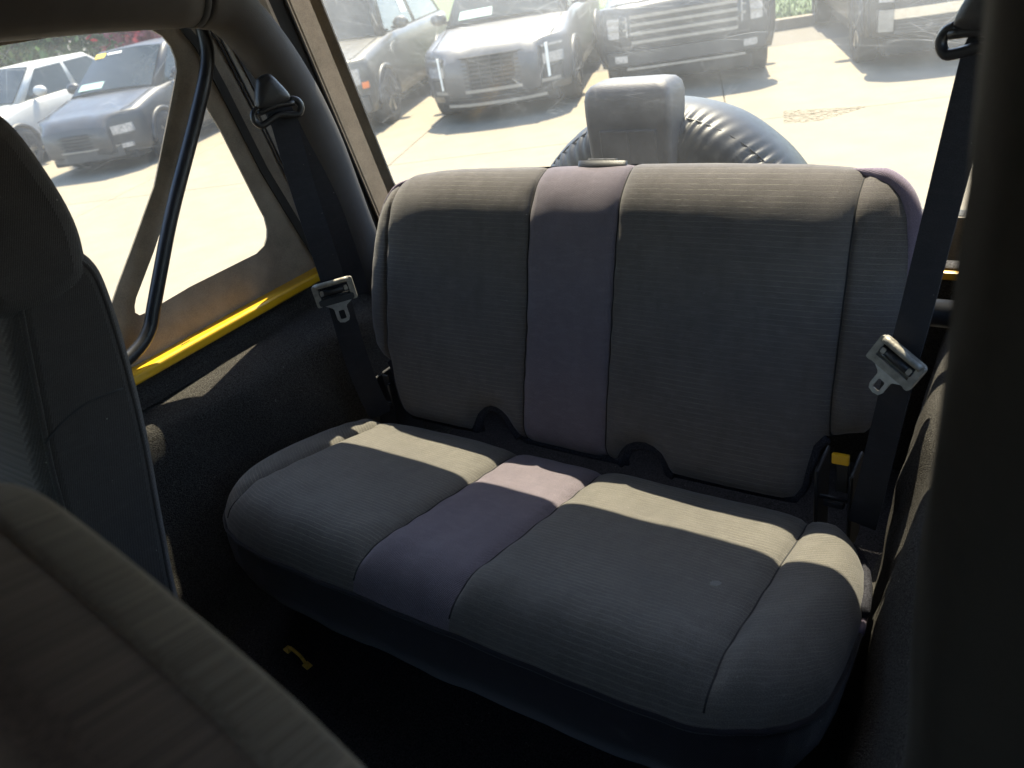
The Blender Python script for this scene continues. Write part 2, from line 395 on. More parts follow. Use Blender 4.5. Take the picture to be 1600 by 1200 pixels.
floor = struct(box('floor', (-0.72, -1.0, 0.50), (0.72, 1.42, 0.58), 'floor', None, 0.005, 1))
tub = thing('vehicle_body', 'bright yellow vehicle body rail and black carpeted wheel wells around the rear seat', 'vehicle body', (0, 0, 0.58))
def well_rows(side):
    prof = [(0.700, 1.015), (0.692, 0.985), (0.677, 0.971), (0.650, 0.966), (0.622, 0.961), (0.598, 0.953), (0.580, 0.938),
            (0.569, 0.912), (0.562, 0.88), (0.555, 0.84), (0.546, 0.79), (0.535, 0.73), (0.523, 0.67), (0.508, 0.600), (0.48, 0.578)]
    prof = [(p.x, p.y) for p in spline([(a, b, 0) for a, b in prof], 4)]
    rows = []
    for i in range(70):
        y = 0.10+i*1.30/69
        row = []
        for j, (x, z) in enumerate(prof):
            q = 0.010*mnoise.noise(Vector((y*5, z*6, 3.1*side)))+0.004*mnoise.noise(Vector((y*19, z*17, x*15+side)))
            k = 1 if x < 0.68 else 0.2
            hump = -0.055*max(0, min(1, (y-1.0)/0.3)) if z < 0.96 and x < 0.66 else 0
            lean = lerp_table([(0.50, 0.045), (0.64, 0.030), (0.78, 0.004), (0.92, 0.0), (1.02, -0.028), (1.3, -0.035)], y)*max(0, min(1, (z-0.58)/0.25)) if x < 0.66 else 0
            qq = q*k*(0.35 if z > 0.95 else 1)
            row.append(Vector((side*(x+qq+lean), y, z+qq*0.8+hump*0.25-0.58)))
        rows.append(row)
    return rows
for s in (-1, 1):
    grid('wheel_well', well_rows(s), 'carpet', tub, flip=(s > 0))
    box('outer_side', (s*0.765 if s < 0 else 0.725, -1.0, -0.35), (-0.725 if s < 0 else 0.765, 1.40, 0.43), 'yellow', tub, 0.012)
    rail = box('side_rail', (min(s*0.722, s*0.674), 0.30, 0.431), (max(s*0.722, s*0.674), 1.36, 0.452), 'yellow', tub, 0.006, 3)
    for k in range(3):
        w = box('drain_slot', (-0.0012, -0.0035, -0.0004), (0.0012, 0.0035, 0.0004), 'seam', rail)
        w.location = (s*0.690, 0.742+0.007*k, 0.4525)
tg = box('tailgate', (-0.66, 1.385, 0.0), (0.66, 1.43, 0.43), 'carpet', tub, 0.006)
box('tailgate_lip', (-0.64, 1.372, 0.412), (0.64, 1.384, 0.426), 'yellow', tg, 0.003)
box('window_bar', (-0.64, 1.366, 0.462), (0.64, 1.396, 0.528), 'trim', tg, 0.008)
box('bar_edge', (-0.62, 1.363, 0.455), (0.62, 1.366, 0.4575), 'pale_metal', tg)
box('cowl_light_blocker', (-0.72, -1.05, 0.0), (0.72, -0.98, 0.47), 'trim', tub, 0.02)  # unseen, added to block light bouncing off the ground
box('dash_light_blocker', (-0.70, -0.979, 0.20), (0.70, -0.62, 0.60), 'trim', tub, 0.05, 4)  # unseen, added to darken low light from the front

loop = thing('tie_down_loop', 'small yellow metal tie-down loop on the black floor', 'tie-down', (-0.324, 0.517, 0.58), (0, 0, R(-10)))
tube('loop_strap', [(-0.030, 0, 0.002), (-0.026, 0, 0.012), (-0.015, 0, 0.018), (0.015, 0, 0.018), (0.026, 0, 0.012), (0.030, 0, 0.002)], 0.0036, 'loop_yellow', loop, 8, 4)
for sx in (-1, 1): box('foot', (sx*0.036-0.010, -0.007, 0), (sx*0.036+0.010, 0.007, 0.003), 'loop_yellow', loop, 0.001, 1)
loop.scale = (0.85, 0.85, 0.85)

# ------------------------------------------------------------------ rear bench seat
def seg_dist(px, py, poly):
    d = np.full(px.shape, 1e9)
    for (ax, ay), (bx, by) in zip(poly, poly[1:]+poly[:1]):
        dx, dy = bx-ax, by-ay; l2 = dx*dx+dy*dy
        if l2 < 1e-12: continue
        t = np.clip(((px-ax)*dx+(py-ay)*dy)/l2, 0, 1)
        d = np.minimum(d, np.hypot(px-ax-t*dx, py-ay-t*dy))
    return d
def columns(u0, u1, tabs, seams, step):
    us = set(np.round(np.arange(u0, u1, step), 5)); us |= {round(u0, 5), round(u1, 5)}
    for tab in tabs:
        xs = [a for a, _ in tab]
        for a, b in zip(tab, tab[1:]):
            if abs(b[1]-a[1]) > 1.2*abs(b[0]-a[0]):
                us |= set(np.round(np.linspace(a[0], b[0], 5), 5))
        us |= set(round(a, 5) for a in xs)
    us |= set(round(s, 5) for s in seams)
    for s in seams: us |= {round(s-0.003, 5), round(s+0.003, 5)}
    us = sorted(us)
    out = [us[0]]
    for u in us[1:]:
        if u-out[-1] > 4e-4 or u in [round(s, 5) for s in seams]: out.append(u)
    return out
def lumps(x, y, s, a):
    return np.array([[mnoise.noise(Vector((p*s, q*s, 1.7))) for p, q in zip(rx, ry)] for rx, ry in zip(x, y)])*a

seat = thing('rear_seat', 'two-place rear bench seat in dark grey cloth with mauve centre stripe', 'seat', (0, 0.70, 0.58))
SL = Vector((0, 0.70, 0.58))
REC = R(19.7)
BT = [(-.498, .30), (-.495, .345), (-.487, .39), (-.475, .42), (-.455, .447), (-.43, .463), (-.39, .477), (-.33, .484), (-.267, .488), (-.10, .492), (.077, .496), (.215, .497), (.354, .495), (.41, .491), (.445, .484), (.468, .473), (.485, .455), (.497, .425), (.505, .37), (.508, .29)]
BB = [(-.498, .25), (-.493, .20), (-.486, .165), (-.474, .135), (-.455, .115), (-.436, .104), (-.426, .088), (-.416, .06), (-.403, .03), (-.388, .010), (-.37, .002), (-.36, 0), (-.213, 0), (-.207, .014), (-.198, .034), (-.186, .047), (-.172, .053), (-.158, .052), (-.146, .047), (-.134, .037), (-.120, .018), (-.108, .006), (-.095, .001), (-.08, 0), (.095, 0), (.101, .006), (.107, .020), (.116, .032), (.130, .039), (.145, .041), (.160, .038), (.174, .030), (.184, .016), (.190, .004), (.198, 0), (.375, 0), (.392, .006), (.403, .025), (.408, .06), (.414, .088), (.428, .104), (.450, .113), (.475, .120), (.492, .14), (.501, .18), (.507, .25)]
def backrest():
    seams = [-.428, -.094, .074, .430]
    us = columns(-.498, .507, [BT, BB], seams, 0.008)
    NV = 72
    tt = (1-np.cos(np.linspace(0, math.pi, NV)))/2*0.55+np.linspace(0, 1, NV)*0.45
    U = np.array([[u]*NV for u in us])
    Vv = np.array([[lerp_table(BB, u)+(lerp_table(BT, u)-lerp_table(BB, u))*t for t in tt] for u in us])
    poly = [(u, lerp_table(BB, u)) for u in us]+[(u, lerp_table(BT, u)) for u in reversed(us)]
    d = seg_dist(U, Vv, poly)
    k = np.clip(Vv/0.42, 0, 1); k = k*k*(3-2*k)
    r = 0.030+0.052*k; T = 0.030+0.034*k
    e = np.clip(1-d/r, 0, 1); e2 = np.clip(1-d/(r*1.75), 0, 1)
    y = T*(0.62*(1-np.sqrt(np.clip(1-e*e, 0, 1)))+0.38*e2**2.4)
    for s in seams: y += 0.0065*np.exp(-((U-s)/0.0045)**2)+0.004*np.exp(-((U-s)/0.018)**2)
    y -= 0.008*np.clip(1-np.abs((U+0.26)/0.17)**2, 0, 1)+0.008*np.clip(1-np.abs((U-0.25)/0.18)**2, 0, 1)
    y += lumps(U, Vv, 7, 0.0035)+lumps(U, Vv, 22, 0.0009)
    ph = lumps(U, Vv, 6, 4.0)
    for s in seams: y += 0.0011*np.sin(Vv*105+ph*2+s*40)*np.exp(-((U-s)/0.014)**2)
    y += 0.0016*np.sin(Vv*60+ph)*np.exp(-(d/0.05)**2)*np.clip(1-Vv/0.15, 0, 1)
    y += 0.004*np.exp(-((Vv-0.20-0.05*U+0.02*np.sin(U*9))/0.016)**2)*np.clip(np.abs(U)*2, 0, 1)*0.5
    yb = T+0.045*np.sqrt(np.clip(1-np.clip(1-d/0.045, 0, 1)**2, 0, 1))
    root = bpy.data.objects
    ui = {round(u, 5): i for i, u in enumerate(us)}
    rows = [[Vector((U[i, j], yb[i, j], Vv[i, j])) for j in range(NV)] for i in range(len(us))]
    core = grid('backrest', rows, 'skirt', seat, flip=True)
    core.location = Vector((0, 0.952, 0.80))-SL; core.rotation_euler = (-REC, 0, 0)
    edges = [0]+[ui[round(s, 5)] for s in seams]+[len(us)-1]
    names = ['side_panel', 'main_panel', 'center_panel', 'main_panel', 'side_panel']
    mats = ['cloth', 'cloth', 'stripe', 'cloth', 'cloth']
    for a, b, nm, mt in zip(edges, edges[1:], names, mats):
        rows = [[Vector((U[i, j], y[i, j], Vv[i, j])) for j in range(NV)] for i in range(a, b+1)]
        uv = [(p.x, p.z) for r_ in rows for p in r_]
        grid(nm, rows, mt, core, uv)
    for s in seams:
        i = ui[round(s, 5)]
        tube('seam', [(U[i, j], y[i, j]-0.0004, Vv[i, j]) for j in range(1, NV-1, 2)], 0.0013, 'seam', core, 5, 1)
    def front_pt(u, v):
        i = min(range(len(us)), key=lambda q: abs(us[q]-u)); j = int(np.argmin(np.abs(Vv[i]-v)))
        return Vector((U[i, j], y[i, j], Vv[i, j]))
    # felt binding along the lower edge, thicker round the two buckle cut-outs
    low = [(u, 0.028, v) for u, v in BB if -.44 < u < .44]
    tube('edge_binding', low, 0.0075, 'felt', core, 8, 3, jitter=0.2)
    for a, b in ((-.215, -.10), (.094, .20)):
        tube('cutout_binding', [(u, 0.024, v-0.001) for u, v in BB if a <= u <= b], 0.0105, 'felt', core, 10, 3, jitter=0.2)
    # mauve gusset edge on the outer corner
    rim = [(u, 0.058, v-0.004) for u, v in BT if u > .40]+[(.509, .058, .22), (.505, .05, .16), (.497, .042, .135)]
    tube('edge_piping', rim, lambda t: 0.0135*min(1, 0.15+t*6), 'edge_cloth', core, 10, 4)
    rim = [(u, 0.060, v-0.004) for u, v in BT if u < -.38][::-1]+[(-.497, .058, .22), (-.488, .05, .165), (-.474, .042, .13)]
    tube('edge_piping', rim, lambda t: 0.006*min(1, 0.15+t*6), 'edge_cloth', core, 10, 4)
    # oval latch bezel set in the top of the centre stripe
    bz = []
    ov = [(0.015+0.047*math.cos(t), 0.060+0.011*math.sin(t)) for t in np.linspace(0, 2*math.pi, 33)[:-1]]
    top = [(x, yy, 0.4935+0.006*(1 if k else 1)) for k, (x, yy) in enumerate(ov)]
    V = [(x, yy, 0.488) for x, yy in ov]+[(0.015+(x-0.015)*0.97, 0.06+(yy-0.06)*0.9, 0.5015) for x, yy in ov]+[(0.015+(x-0.015)*0.72, 0.06+(yy-0.06)*0.6, 0.5005) for x, yy in ov]
    n = len(ov)
    F = [(i, (i+1) % n, n+(i+1) % n, n+i) for i in range(n)]+[(n+i, n+(i+1) % n, 2*n+(i+1) % n, 2*n+i) for i in range(n)]+[tuple(range(2*n, 3*n))]
    obj('latch_bezel', V, F, 'plastic', core)
    box('latch_lever', (-0.012, 0.057, 0.5006), (0.042, 0.063, 0.5045), 'plastic', core, 0.001, 1)
    return core
backrest()

CT = [(-.505, -.17), (-.502, -.12), (-.497, -.07), (-.488, -.03), (-.474, .0), (-.455, .018), (-.43, .026), (-.38, .03), (0, .032), (.38, .03), (.44, .026), (.478, .012), (.502, -.02), (.518, -.06), (.528, -.11), (.533, -.17)]
CF = [(-.505, -.24), (-.503, -.265), (-.497, -.292), (-.487, -.318), (-.470, -.344), (-.448, -.365), (-.415, -.385), (-.37, -.400), (-.30, -.411), (-.2, -.415), (0, -.417), (.2, -.417), (.33, -.416), (.40, -.413), (.445, -.404), (.478, -.387), (.502, -.362), (.518, -.332), (.528, -.298), (.533, -.24)]
def cushion():
    seams = [-.418, -.092, .082, .424]
    us = columns(-.505, .533, [CT, CF], seams, 0.008)
    NV = 64
    tt = (1-np.cos(np.linspace(0, math.pi, NV)))/2*0.5+np.linspace(0, 1, NV)*0.5
    U = np.array([[u]*NV for u in us])
    W = np.array([[lerp_table(CF, u)+(lerp_table(CT, u)-lerp_table(CF, u))*t for t in tt] for u in us])
    poly = [(u, lerp_table(CF, u)) for u in us]+[(u, lerp_table(CT, u)) for u in reversed(us)]
    d = seg_dist(U, W, poly)
    front = np.clip((-W-0.15)/0.2, 0, 1); front = front*front*(3-2*front)
    r = 0.046+0.030*front; T = 0.052+0.016*front
    e = np.clip(1-d/r, 0, 1)
    z = -T*(1-np.sqrt(np.clip(1-e*e, 0, 1)))
    ed = np.clip(d/0.035, 0, 1)
    for s in seams: z -= ed*(0.006*np.exp(-((U-s)/0.0045)**2)+0.005*np.exp(-((U-s)/0.018)**2))
    z += ed*(0.006*np.clip(1-np.abs((U+0.255)/0.165)**4, 0, 1)+0.006*np.clip(1-np.abs((U-0.253)/0.172)**4, 0, 1))
    z += 0.008*np.clip(1-np.abs((U-0.478)/0.055)**2, 0, 1)+0.006*np.clip(1-np.abs((U+0.462)/0.045)**2, 0, 1)
    z += lumps(U, W, 8, 0.003)+lumps(U, W, 25, 0.0009)
    ph = lumps(U, W, 6, 4.0)
    for s in seams: z += 0.0012*np.sin(W*95+ph*2+s*30)*np.exp(-((U-s)/0.015)**2)
    z += 0.0016*np.sin(U*70+ph)*np.exp(-((W+0.36)/0.05)**2)
    # soft creases where the cloth is pulled at the rear
    z += 0.0012*np.sin(W*150+U*20)*np.exp(-((W+0.02)/0.05)**2)*np.clip(np.abs(U)*3, 0, 1)
    ui = {round(u, 5): i for i, u in enumerate(us)}
    base_loc = Vector((0, 0.93, 0.80)); rot = (R(-13.3), 0, 0)
    # skirt body below the piping
    ring = [(u, lerp_table(CF, u), float(z[i, 0])) for i, u in enumerate(us)]
    back = [(u, lerp_table(CT, u), float(z[i, -1])) for i, u in enumerate(us)][::-1]
    loop = ring+back
    n = len(loop); V = []
    for k, (dz, ins) in enumerate(((0, 0.0), (-0.02, -0.002), (-0.06, 0.004), (-0.095, 0.02), (-0.10, 0.06))):
        for (x, yy, zz) in loop:
            cx, cy = x*(1-ins/0.5), -0.21+(yy+0.21)*(1-ins/0.24)
            V.append(Vector((cx, cy, zz+dz+0.006*mnoise.noise(Vector((x*9, yy*9, k))))))
    F = [(k*n+i, (k+1)*n+i, (k+1)*n+(i+1) % n, k*n+(i+1) % n) for k in range(4) for i in range(n)]
    F.append(tuple(4*n+i for i in range(n)))
    core = obj('cushion', V, F, 'skirt', seat)
    core.location = base_loc-SL; core.rotation_euler = rot
    edges = [0]+[ui[round(s, 5)] for s in seams]+[len(us)-1]
    for a, b, nm, mt in zip(edges, edges[1:], ['side_panel', 'main_panel', 'center_panel', 'main_panel', 'side_panel'], ['cloth_seat', 'cloth_seat', 'stripe', 'cloth_seat', 'cloth_seat']):
        rows = [[Vector((U[i, j], W[i, j], z[i, j])) for j in range(NV)] for i in range(a, b+1)]
        uv = []
        for r_ in rows:
            acc = 0.0
            for q, p in enumerate(r_):
                if q: acc += math.hypot(p.y-r_[q-1].y, (p.z-r_[q-1].z)*0.8)
                uv.append((p.x, acc+0.004*p.x))
        grid(nm, rows, mt, core, uv)
    for s in seams:
        i = ui[round(s, 5)]
        tube('seam', [(U[i, j], W[i, j], z[i, j]+0.0004) for j in range(1, NV-1, 2)], 0.0014, 'seam', core, 5, 1)
    tube('piping', [(x*1.002, yy*1.002, zz) for x, yy, zz in ring[::3]]+[(x*1.003, yy, zz) for x, yy, zz in back[:30:3]], 0.0036, 'skirt', core, 8, 2)
    tube('side_piping', [(x*1.004, yy, zz+0.002) for x, yy, zz in back[:26:2]], 0.0045, 'edge_cloth', core, 8, 2)
    rear = [(x, yy-0.002, zz+0.012) for x, yy, zz in back[2::6]]
    tube('rear_binding', rear, 0.009, 'felt', core, 8, 2, jitter=0.3)
    box('seat_base', (-0.44, 0.60, 0.58), (0.44, 0.93, 0.70), 'trim', seat, 0.01).location = -SL
cushion()
for s in (-1, 1):
    h = thing_ = link(bpy.data.objects.new('hinge', None), seat); h.location = Vector((s*0.447, 0.985, 0.80))-SL
    box('side_plate', (-0.028, -0.010, -0.10), (-0.022, 0.06, 0.055), 'plastic', h, 0.002, 1)
    box('side_plate', (0.020, -0.010, -0.10), (0.026, 0.06, 0.055), 'plastic', h, 0.002, 1)
    box('latch_bar', (-0.021, -0.008, 0.004), (0.019, -0.003, 0.010), 'tube', h, 0.001, 1)
    box('latch_block', (-0.016, -0.006, -0.012), (0.014, 0.004, 0.001), 'weathered', h, 0.002, 1)
    box('release_arm', (-0.001, 0.004, 0.012), (0.017, 0.010, 0.068), 'plastic', h, 0.002, 1)
    if s > 0: box('yellow_tab', (-0.006, -0.004, 0.068), (0.018, 0.004, 0.085), 'yellow', h, 0.002, 2)

# ------------------------------------------------------------------ seat belts
def ribbon(name, pts, wdir, w, m, parent, sub=8, th=0.0016, twist=0.0):
    path = spline(pts, sub); V, F, U = [], [], []; L = 0
    for i, p in enumerate(path):
        t = (path[min(i+1, len(path)-1)]-path[max(i-1, 0)]).normalized()
        k = i/(len(path)-1); q = k*(len(wdir)-1); a = int(min(q, len(wdir)-2))
        e = Vector(wdir[a]).lerp(Vector(wdir[a+1]), q-a); e = (e-t*e.dot(t)).normalized(); nrm = t.cross(e)
        if i: L += (p-path[i-1]).length
        for sx in (-1, -0.5, 0, 0.5, 1):
            V.append(p+e*(sx*w/2)+nrm*(th/2)); U.append((sx*w/2, L))
        for sx in (1, 0.5, 0, -0.5, -1):
            V.append(p+e*(sx*w/2)-nrm*(th/2)); U.append((sx*w/2, L))
    for i in range(len(path)-1):
        for k in range(10): F.append((i*10+k, i*10+(k+1) % 10, (i+1)*10+(k+1) % 10, (i+1)*10+k))
    return obj(name, V, F, m, parent, False, U)
def frame_map(o, e1, e2, k=1.0):
    o = Vector(o); e1 = Vector(e1).normalized(); e2 = Vector(e2); e2 = (e2-e1*e2.dot(e1)).normalized(); n = e1.cross(e2)
    return lambda a, b, c: o+e1*(a*k)+e2*(b*k)+n*(c*k)
def rrect(w, h, r, n=5, cx=0, cy=0):
    out = []
    for sx, sy, a0 in ((1, 1, 0), (-1, 1, 90), (-1, -1, 180), (1, -1, 270)):
        for k in range(n+1):
            a = R(a0+90*k/n); out.append((cx+sx*(w/2-r)+r*math.cos(a), cy+sy*(h/2-r)+r*math.sin(a)))
    return out
def ring_cover(parent, fm):
    # trapezoid bolt cover, domed, and the winged webbing guide below it
    ol = spline([(-.013, .042, 0), (0, .045, 0), (.013, .042, 0), (.024, .022, 0), (.032, .002, 0), (.029, -.009, 0), (0, -.013, 0), (-.029, -.009, 0), (-.032, .002, 0), (-.024, .022, 0), (-.013, .042, 0)], 4)[:-1]
    V, n = [], len(ol)
    for sc_, c in ((1.0, 0.0), (1.0, 0.008), (0.93, 0.016), (0.78, 0.021), (0.4, 0.024)):
        V += [fm(p.x*sc_, 0.014+(p.y-0.014)*sc_, c) for p in ol]
    F = [(k*n+i, k*n+(i+1) % n, (k+1)*n+(i+1) % n, (k+1)*n+i) for k in range(4) for i in range(n)]+[tuple(4*n+i for i in range(n))]
    obj('anchor_cover', V, F, 'plastic', parent)
    pts = [(-.030, -.006), (-.041, -.012), (-.044, -.024), (-.036, -.034), (-.022, -.032), (0, -.026), (.022, -.032), (.036, -.034), (.044, -.024), (.041, -.012), (.030, -.006)]
    tube('webbing_guide', [fm(a, b, 0.010) for a, b in pts], 0.0062, 'tube', parent, 10, 5)
    tube('guide_bar', [fm(-.034, -.014, 0.012), fm(0, -.010, 0.014), fm(.034, -.014, 0.012)], 0.0055, 'tube', parent, 8, 4)
def latch(parent, fm, m1, m2):
    fr = sheet('latch_plate', rrect(0.080, 0.046, 0.008), [rrect(0.056, 0.020, 0.004, cy=0.004)], lambda a, b, c: fm(a, b, c), m2, parent, 0.006)
    sheet('plate_cover', rrect(0.070, 0.012, 0.004, cy=-0.0145), [], lambda a, b, c: fm(a, b, c+0.006), m2, fr, 0.007)
    for sx in (-1, 1): sheet('end_lip', rrect(0.011, 0.044, 0.004, cx=sx*0.0348), [], lambda a, b, c: fm(a, b, c+0.005), m1, fr, 0.008)
    tube('top_lip', [fm(-.034, .019, .007), fm(0, .0195, .009), fm(.034, .019, .007)], 0.0052, m1, fr, 10, 4)
    tube('slide_bar', [fm(-.030, .003, .003), fm(.030, .003, .003)], 0.0062, 'plastic', fr, 10, 2)
    for sx in (-1, 1): sheet('catch', rrect(0.007, 0.010, 0.002, cx=sx*0.024, cy=0.004), [], lambda a, b, c: fm(a, b, c+0.009), m1, fr, 0.003)
    sheet('tongue', [(-.032, -.0205), (.032, -.0205), (.015, -.031), (.0125, -.035), (.0125, -.055), (.009, -.062), (0, -.0645), (-.009, -.062), (-.0125, -.055), (-.0125, -.035), (-.015, -.031)], [rrect(0.012, 0.018, 0.003, cy=-0.048)], lambda a, b, c: fm(a, b, c-0.001), 'steel', fr, 0.003)

bl = thing('seat_belt', 'black seat belt hanging from the padded bar beside the side window', 'seat belt', (-0.45, 0.96, 0.80), group='rear seat belts')
LB = Vector(bl.location)
e1, e2 = Vector((0.50, 0.86, 0.06)), Vector((-0.12, 0.10, 0.98))
def off(fm, o): return lambda a, b, c: fm(a, b, c)-o
fmD = off(frame_map((-0.548, 1.005, 1.415), e1, e2), LB)
ring_cover(bl, fmD)
ribbon('webbing', [Vector(p)-LB for p in ((-.545, 1.012, 1.400), (-.535, 1.006, 1.375), (-.520, .992, 1.25), (-.502, .983, 1.075), (-.482, .966, .97), (-.466, .955, .90), (-.452, .952, .835), (-.444, .955, .79))],
       [(.5, .86, 0), (.5, .86, 0), (.62, .75, 0), (.75, .65, 0)], 0.047, 'web', bl)
ribbon('return_webbing', [Vector(p)-LB for p in ((-.556, 1.020, 1.400), (-.560, 1.040, 1.33), (-.572, 1.085, 1.20), (-.580, 1.105, 1.07), (-.582, 1.11, .98))],
       [(.5, .86, 0), (.6, .8, 0)], 0.047, 'web', bl)
latch(bl, off(frame_map((-0.493, 0.972, 1.058), (0.72, 0.68, 0.06), e2), LB), 'pale_metal', 'plastic')

br = thing('seat_belt', 'black seat belt hanging close to the dark upright bar, metal buckle tongue tilted', 'seat belt', (0.50, 0.95, 0.80), group='rear seat belts')
RB = Vector(br.location)
fmR = off(frame_map((0.575, 1.01, 1.445), (0.90, -0.43, -0.03), (0.05, 0.1, 1)), RB)
ring_cover(br, fmR)
ribbon('webbing', [Vector(p)-RB for p in ((.575, 1.005, 1.43), (.568, 1.00, 1.40), (.551, .985, 1.26), (.534, .972, 1.12), (.524, .968, 1.05), (.512, .962, .95), (.500, .955, .85), (.492, .955, .79))],
       [(.95, -.25, 0), (.92, -.3, 0), (.92, -.3, 0), (.95, -.1, 0)], 0.039, 'web', br)
ribbon('return_webbing', [Vector(p)-RB for p in ((.59, 1.03, 1.43), (.615, 1.05, 1.30), (.63, 1.09, 1.10), (.632, 1.12, .98))], [(.6, .8, 0), (.2, .95, 0)], 0.046, 'web', br)
latch(br, off(frame_map((0.5215, 0.955, 1.063), (0.82, -0.38, -0.43), (0.33, 0.12, 0.92), 0.84), RB), 'pale_metal', 'pale_metal')

# ------------------------------------------------------------------ padded roll bar
rb = thing('roll_bar', 'padded dark grey roll bar arching over the rear seat', 'roll bar', (0, 0.6, 0.58))
OB = Vector((0, 0.6, 0.58))
def rp(pts): return [Vector(p)-OB for p in pts]
for s in (-1, 1):
    lg = tube('rear_leg', rp([(s*.600, .955, 1.598), (s*.602, 1.005, 1.580), (s*.604, 1.055, 1.520), (s*.606, 1.105, 1.42), (s*.610, 1.142, 1.30), (s*.612, 1.165, 1.16), (s*.614, 1.185, 1.02), (s*.615, 1.19, .93)]), lambda t: 0.049-0.004*t, 'pad', rb, 20, 6, jitter=0.03)
    tube('roof_tube', rp([(s*.630, .285, 1.655), (s*.618, .45, 1.650), (s*.606, .70, 1.632), (s*.600, .94, 1.604)]), 0.050, 'pad', rb, 20, 6, jitter=0.03)
    tube('pad_joint', rp([(s*.600, .938, 1.604), (s*.600, .950, 1.601)]), 0.0512, 'seam', rb, 20, 2)
    tube('upright', rp([(s*.655, .28, 1.65), (s*.689, .285, 1.58), (s*.689, .285, 1.42), (s*.689, .285, 1.32), (s*.692, .285, 1.22), (s*.684, .285, 1.10), (s*.69, .285, .9), (s*.69, .285, .6)]), 0.052, 'shaded_pad', rb, 24, 8, jitter=0.10)
tube('cross_tube', rp([(-.60, 1.19, 1.02), (0, 1.20, 1.02), (.60, 1.19, 1.02)]), 0.021, 'tube', rb, 14, 3)
tube('header_tube', rp([(-.655, .28, 1.655), (0, .28, 1.70), (.655, .28, 1.655)]), 0.048, 'pad', rb, 18, 8)

# ------------------------------------------------------------------ soft top
st = thing('soft_top', 'dark khaki canvas soft top with scratched clear plastic windows', 'soft top', (0, 0.6, 1.03))
OS = Vector((0, 0.6, 1.03))
yr = lambda z: 1.235+(1.68-z)*0.20
XS = 0.712
front_hole = [(.575, 1.585), (.664, 1.584), (.79, 1.580), (.90, 1.570), (.928, 1.562), (.945, 1.549), (.954, 1.530), (.955, 1.508), (.949, 1.488), (.938, 1.472), (.893, 1.412), (.819, 1.317), (.732, 1.228), (.683, 1.180), (.640, 1.135), (.625, 1.122), (.605, 1.115), (.575, 1.112)]
tri_hole = [(.962, 1.432), (.972, 1.434), (.981, 1.425), (.996, 1.367), (1.013, 1.274), (1.026, 1.205), (1.031, 1.180), (1.028, 1.156), (1.021, 1.141), (1.008, 1.128), (.982, 1.120), (.90, 1.119), (.818, 1.118), (.712, 1.112), (.698, 1.113), (.692, 1.121), (.696, 1.133), (.705, 1.145), (.769, 1.207), (.878, 1.322)]
for s in (-1, 1):
    def wall(a, b, c, s=s):
        q = 0.006*mnoise.noise(Vector((a*5, b*5, s*4)))
        return Vector((s*(XS+q)+c, a, b))-OS
    ol = [(.30, 1.66), (.30, 1.032)]+[(y, 1.032) for y in (.5, .7, .9, 1.1)]+[(yr(1.032)-.06, 1.032), (yr(1.2)-.06, 1.2), (yr(1.4)-.06, 1.4), (yr(1.66)-.06, 1.66)]+[(y, 1.66) for y in (1.0, .8, .6)]
    cv = sheet('side_canvas', ol, [front_hole, tri_hole], wall, 'canvas', st, 0.004)
    grow = lambda h, k: [(p[0]+(p[0]-sum(q[0] for q in h)/len(h))*k, p[1]+(p[1]-sum(q[1] for q in h)/len(h))*k) for p in h]
    sheet('window_pane', grow(front_hole, .02), [], lambda a, b, c, s=s: wall(a, b, c)+Vector((s*0.005, 0, 0)), 'pane_side', st, 0.0012)
    sheet('window_pane', grow(tri_hole, .03), [], lambda a, b, c, s=s: wall(a, b, c)+Vector((s*0.005, 0, 0)), 'pane_side', st, 0.0012)
    # binding and stitched hems behind the quarter window
    for dy, w, m in ((0.0, 0.020, 'trim'), (0.052, 0.003, 'seam'), (0.060, 0.003, 'seam'), (0.078, 0.014, 'trim')):
        ln = [(.981+dy, 1.554), (1.000+dy, 1.52), (1.020+dy, 1.44), (1.055+dy, 1.27), (1.085+dy, 1.17), (1.125+dy*0.8, 1.04)]
        sheet('hem', ln+[(y+w, z) for y, z in reversed(ln)], [], lambda a, b, c, s=s: wall(a, b, c)-Vector((s*0.0045, 0, 0)), m, cv, 0.003)
    # rounded rear corner
    rows = []
    for k in range(9):
        a = R(90*k/8)
        rows.append([Vector((s*(XS-.06+.06*math.cos(a)+0.003*mnoise.noise(Vector((z*6, k*.3, s)))), yr(z)-.06+.06*math.sin(a), z))-OS for z in np.linspace(1.032, 1.66, 16)])
    cn = grid('corner_canvas', rows, 'canvas', st)
    zrow = []
    for a in (R(6), R(16), R(26), R(36)):
        zrow.append([Vector((s*(XS-.06+.0565*math.cos(a)), yr(z)-.06+.0565*math.sin(a), z))-OS for z in np.linspace(1.033, 1.655, 16)])
    grid('zipper_flap', zrow, 'trim', cn)
    a = R(39)
    tube('zipper', [Vector((s*(XS-.06+.055*math.cos(a)), yr(z)-.06+.055*math.sin(a), z))-OS for z in np.linspace(1.033, 1.655, 8)], 0.0035, 'tube', cn, 8, 2)
    a = R(47)
    tube('zipper_cord', [Vector((s*(XS-.06+.056*math.cos(a)), yr(z)-.06+.056*math.sin(a), z))-OS for z in np.linspace(1.033, 1.655, 8)], 0.0018, 'canvas', cn, 6, 2)
